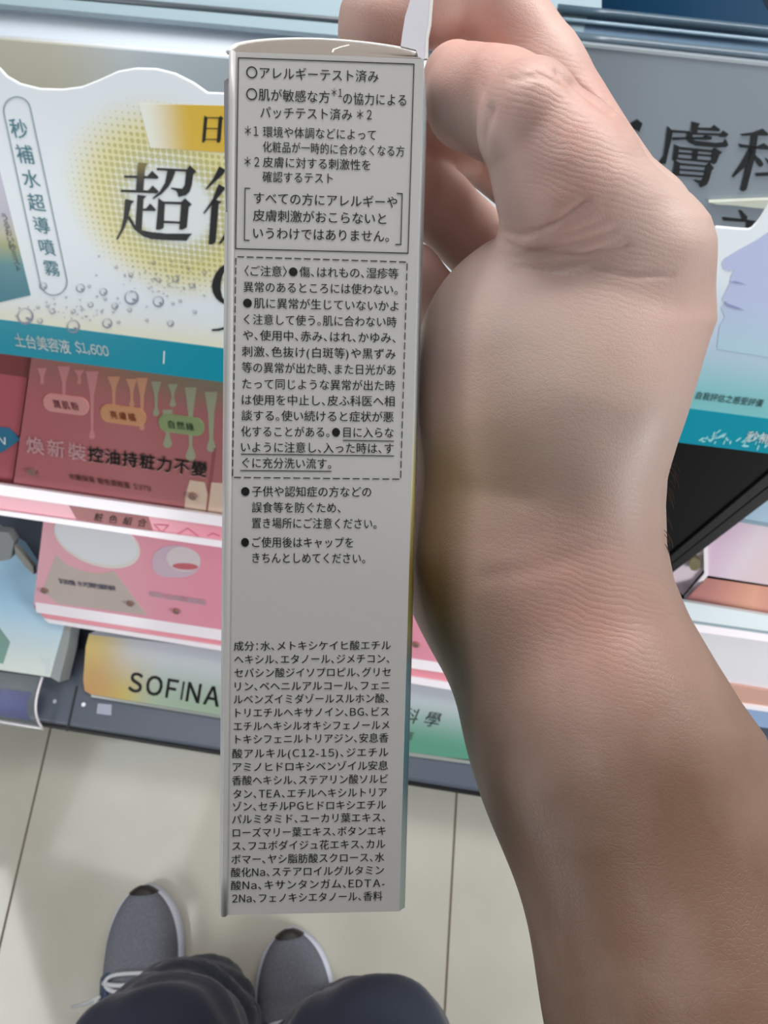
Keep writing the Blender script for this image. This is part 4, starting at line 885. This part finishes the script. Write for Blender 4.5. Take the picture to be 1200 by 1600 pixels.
# shoes
knit = mat('grey_knit', (124, 126, 134), .8); n = NT(knit); oc = n.n('ShaderNodeTexCoord').outputs['Object']
vz = n.n('ShaderNodeTexVoronoi', {0: oc, 'Scale': 420.0}).outputs[0]; n.col(n.mix(vz, srgb((98, 101, 110)), srgb((120, 123, 132))))
n.t.links.new(n.n('ShaderNodeBump', {'Strength': .3, 'Distance': .0008, 'Height': vz}).outputs[0], n.b.inputs['Normal'])
sole_m = mat('white_sole', (206, 210, 224), .5); cap_m = mat('black_toe_rubber', (46, 44, 42), .5); navy_m = mat('navy_overlay', (66, 80, 104), .6); lace_m = mat('white_lace', (206, 210, 212), .7)
SL_, SW_ = .285, .100
def half_w(t):                                # t = 0 toe .. 1 heel
    return SW_ / 2 * ((1 - (1 - min(t / .34, 1)) ** 2.3) ** .62 * (1 - .12 * max(0, (t - .4)) / .6 - .10 * math.exp(-((t - .62) / .16) ** 2)) * ((1 - max(0, (t - .86) / .14) ** 2.4) ** .5 if t > .86 else 1))
def shoe(toe_px, back_px, side):
    p0, p1 = at_z(*toe_px, .03), at_z(*back_px, .03); d = p1 - p0; d[2] = 0; d /= np.linalg.norm(d); s = np.cross((0, 0, 1.0), d)    # d: toe -> heel
    base = np.array([p0[0], p0[1], 0])
    S = bpy.data.objects.new('shoe', None); COL.objects.link(S); S.parent = PER; S.location = Vector(base) - PER.location; S.empty_display_size = .02
    W_ = lambda x, y, z: base + s * x + d * y + np.array([0, 0, z])
    N, K = 44, 22
    # sole: outline lofted in height
    def loft(rings, closed_caps=True):
        vs = [p for r in rings for p in r]; k = len(rings[0]); fs = [(i * k + j, i * k + (j + 1) % k, (i + 1) * k + (j + 1) % k, (i + 1) * k + j) for i in range(len(rings) - 1) for j in range(k)]
        fs += [tuple(range(k - 1, -1, -1)), tuple(range((len(rings) - 1) * k, len(rings) * k))]
        return vs, fs
    ts = np.linspace(0.0005, .9995, N) ** 1.25
    def outline(g_):
        o = [(half_w(t) + g_ * min(1, .1 + t / .1), t * SL_ + (g_ if t > .98 else 0)) for t in ts]; return o + [(-x, y) for x, y in o[::-1]]
    rings = [[W_(x, y, z + .012 * math.exp(-y / .03)) for x, y in outline(g)] for g, z in ((-.001, .001), (.003, .006), (.004, .022), (.0015, .03))]
    v, f = loft(rings); obj('sole', v, f, sole_m, S, smooth=True)
    # upper
    vs, fs = [], []
    for t in ts:
        hw_ = half_w(t) - .0005; y = t * SL_
        top = .030 + .034 * min(1, (t / .25)) ** .55 + .045 * max(0, (t - .28) / .4) ** 1.2 if t < .68 else .064 + .045
        for j in range(K + 1):
            a = math.pi * j / K; ca, sa = math.cos(a), math.sin(a)
            vs.append(W_(hw_ * math.copysign(abs(ca) ** .72, ca), y, .026 + .012 * math.exp(-y / .03) + (top - .026) * sa ** .85))
    for i in range(N - 1): fs += [(i * (K + 1) + j, (i + 1) * (K + 1) + j, (i + 1) * (K + 1) + j + 1, i * (K + 1) + j + 1) for j in range(K)]
    fs += [tuple(range(K + 1)), tuple(range((N - 1) * (K + 1), N * (K + 1)))[::-1]]
    o = obj('upper', vs, fs, knit, S, smooth=True)
    def on(t, a, lift=.001):                  # point on the upper: t along the length, a in degrees across the top
        hw_ = half_w(t); y = t * SL_; top = .030 + .034 * min(1, (t / .25)) ** .55 + .045 * max(0, (t - .28) / .4) ** 1.2 if t < .68 else .109
        r = math.radians(a); ca, sa = math.cos(r), math.sin(r)
        return W_((hw_ + lift) * math.copysign(abs(ca) ** .72, ca), y, .026 + .012 * math.exp(-y / .03) + (top - .026 + lift) * sa ** .85)
    def patch(t0, t1, a0, a1, lift, nt=8, na=10):
        vs = [on(t0(a) + (t1(a) - t0(a)) * i / nt, a, lift) for i in range(nt + 1) for a in np.linspace(a0, a1, na + 1)]
        fs = [(i * (na + 1) + j, (i + 1) * (na + 1) + j, (i + 1) * (na + 1) + j + 1, i * (na + 1) + j + 1) for i in range(nt) for j in range(na)]
        return vs, fs
    v, f = patch(lambda a: .0006, lambda a: .030 + .012 * math.sin(math.radians(a)) ** 2, 3, 177, .0022, 8, 18); obj('toe_cap', v, f, cap_m, S, smooth=True)
    for c_, a0_, a1_ in ((55, 12, 62), (125, 118, 168)):
        v, f = patch(lambda a: .35 + .0012 * abs(a - c_), lambda a: .72, a0_, a1_, .002); obj('side_overlay', v, f, navy_m, S, smooth=True)
    lc = []
    for k, t in enumerate((.39, .46, .53)):
        lc.append(tube([on(t + .006 * math.sin(x * math.pi), a, .004) for x, a in zip(np.linspace(0, 1, 12), np.linspace(52, 128, 12))], .0028, 8))
    ring = [on(.385 + .034 * math.sin(x), 90 + 30 * math.cos(x), .0055) for x in np.linspace(0, 2 * math.pi, 28, endpoint=False)]
    lc.append(tube(ring, .0026, 8, True))
    lc.append(tube([on(.44, 128, .006), on(.46, 150, .010), on(.48, 165, .016), on(.50, 172, .02) + side * s * .02], .0022, 8)); lc.append(tube([on(.44, 132, .006), on(.50, 146, .012), on(.52, 158, .014)], .0022, 8))
    v, f, _ = join(*lc); obj('laces', v, f, lace_m, S, smooth=True)
    return S
shoe((229, 1381), (223, 1480), -1)
shoe((453, 1448), (459, 1545), -1)

# remove the lettering workbench
bpy.data.objects.remove(_fo); bpy.data.curves.remove(_fc)
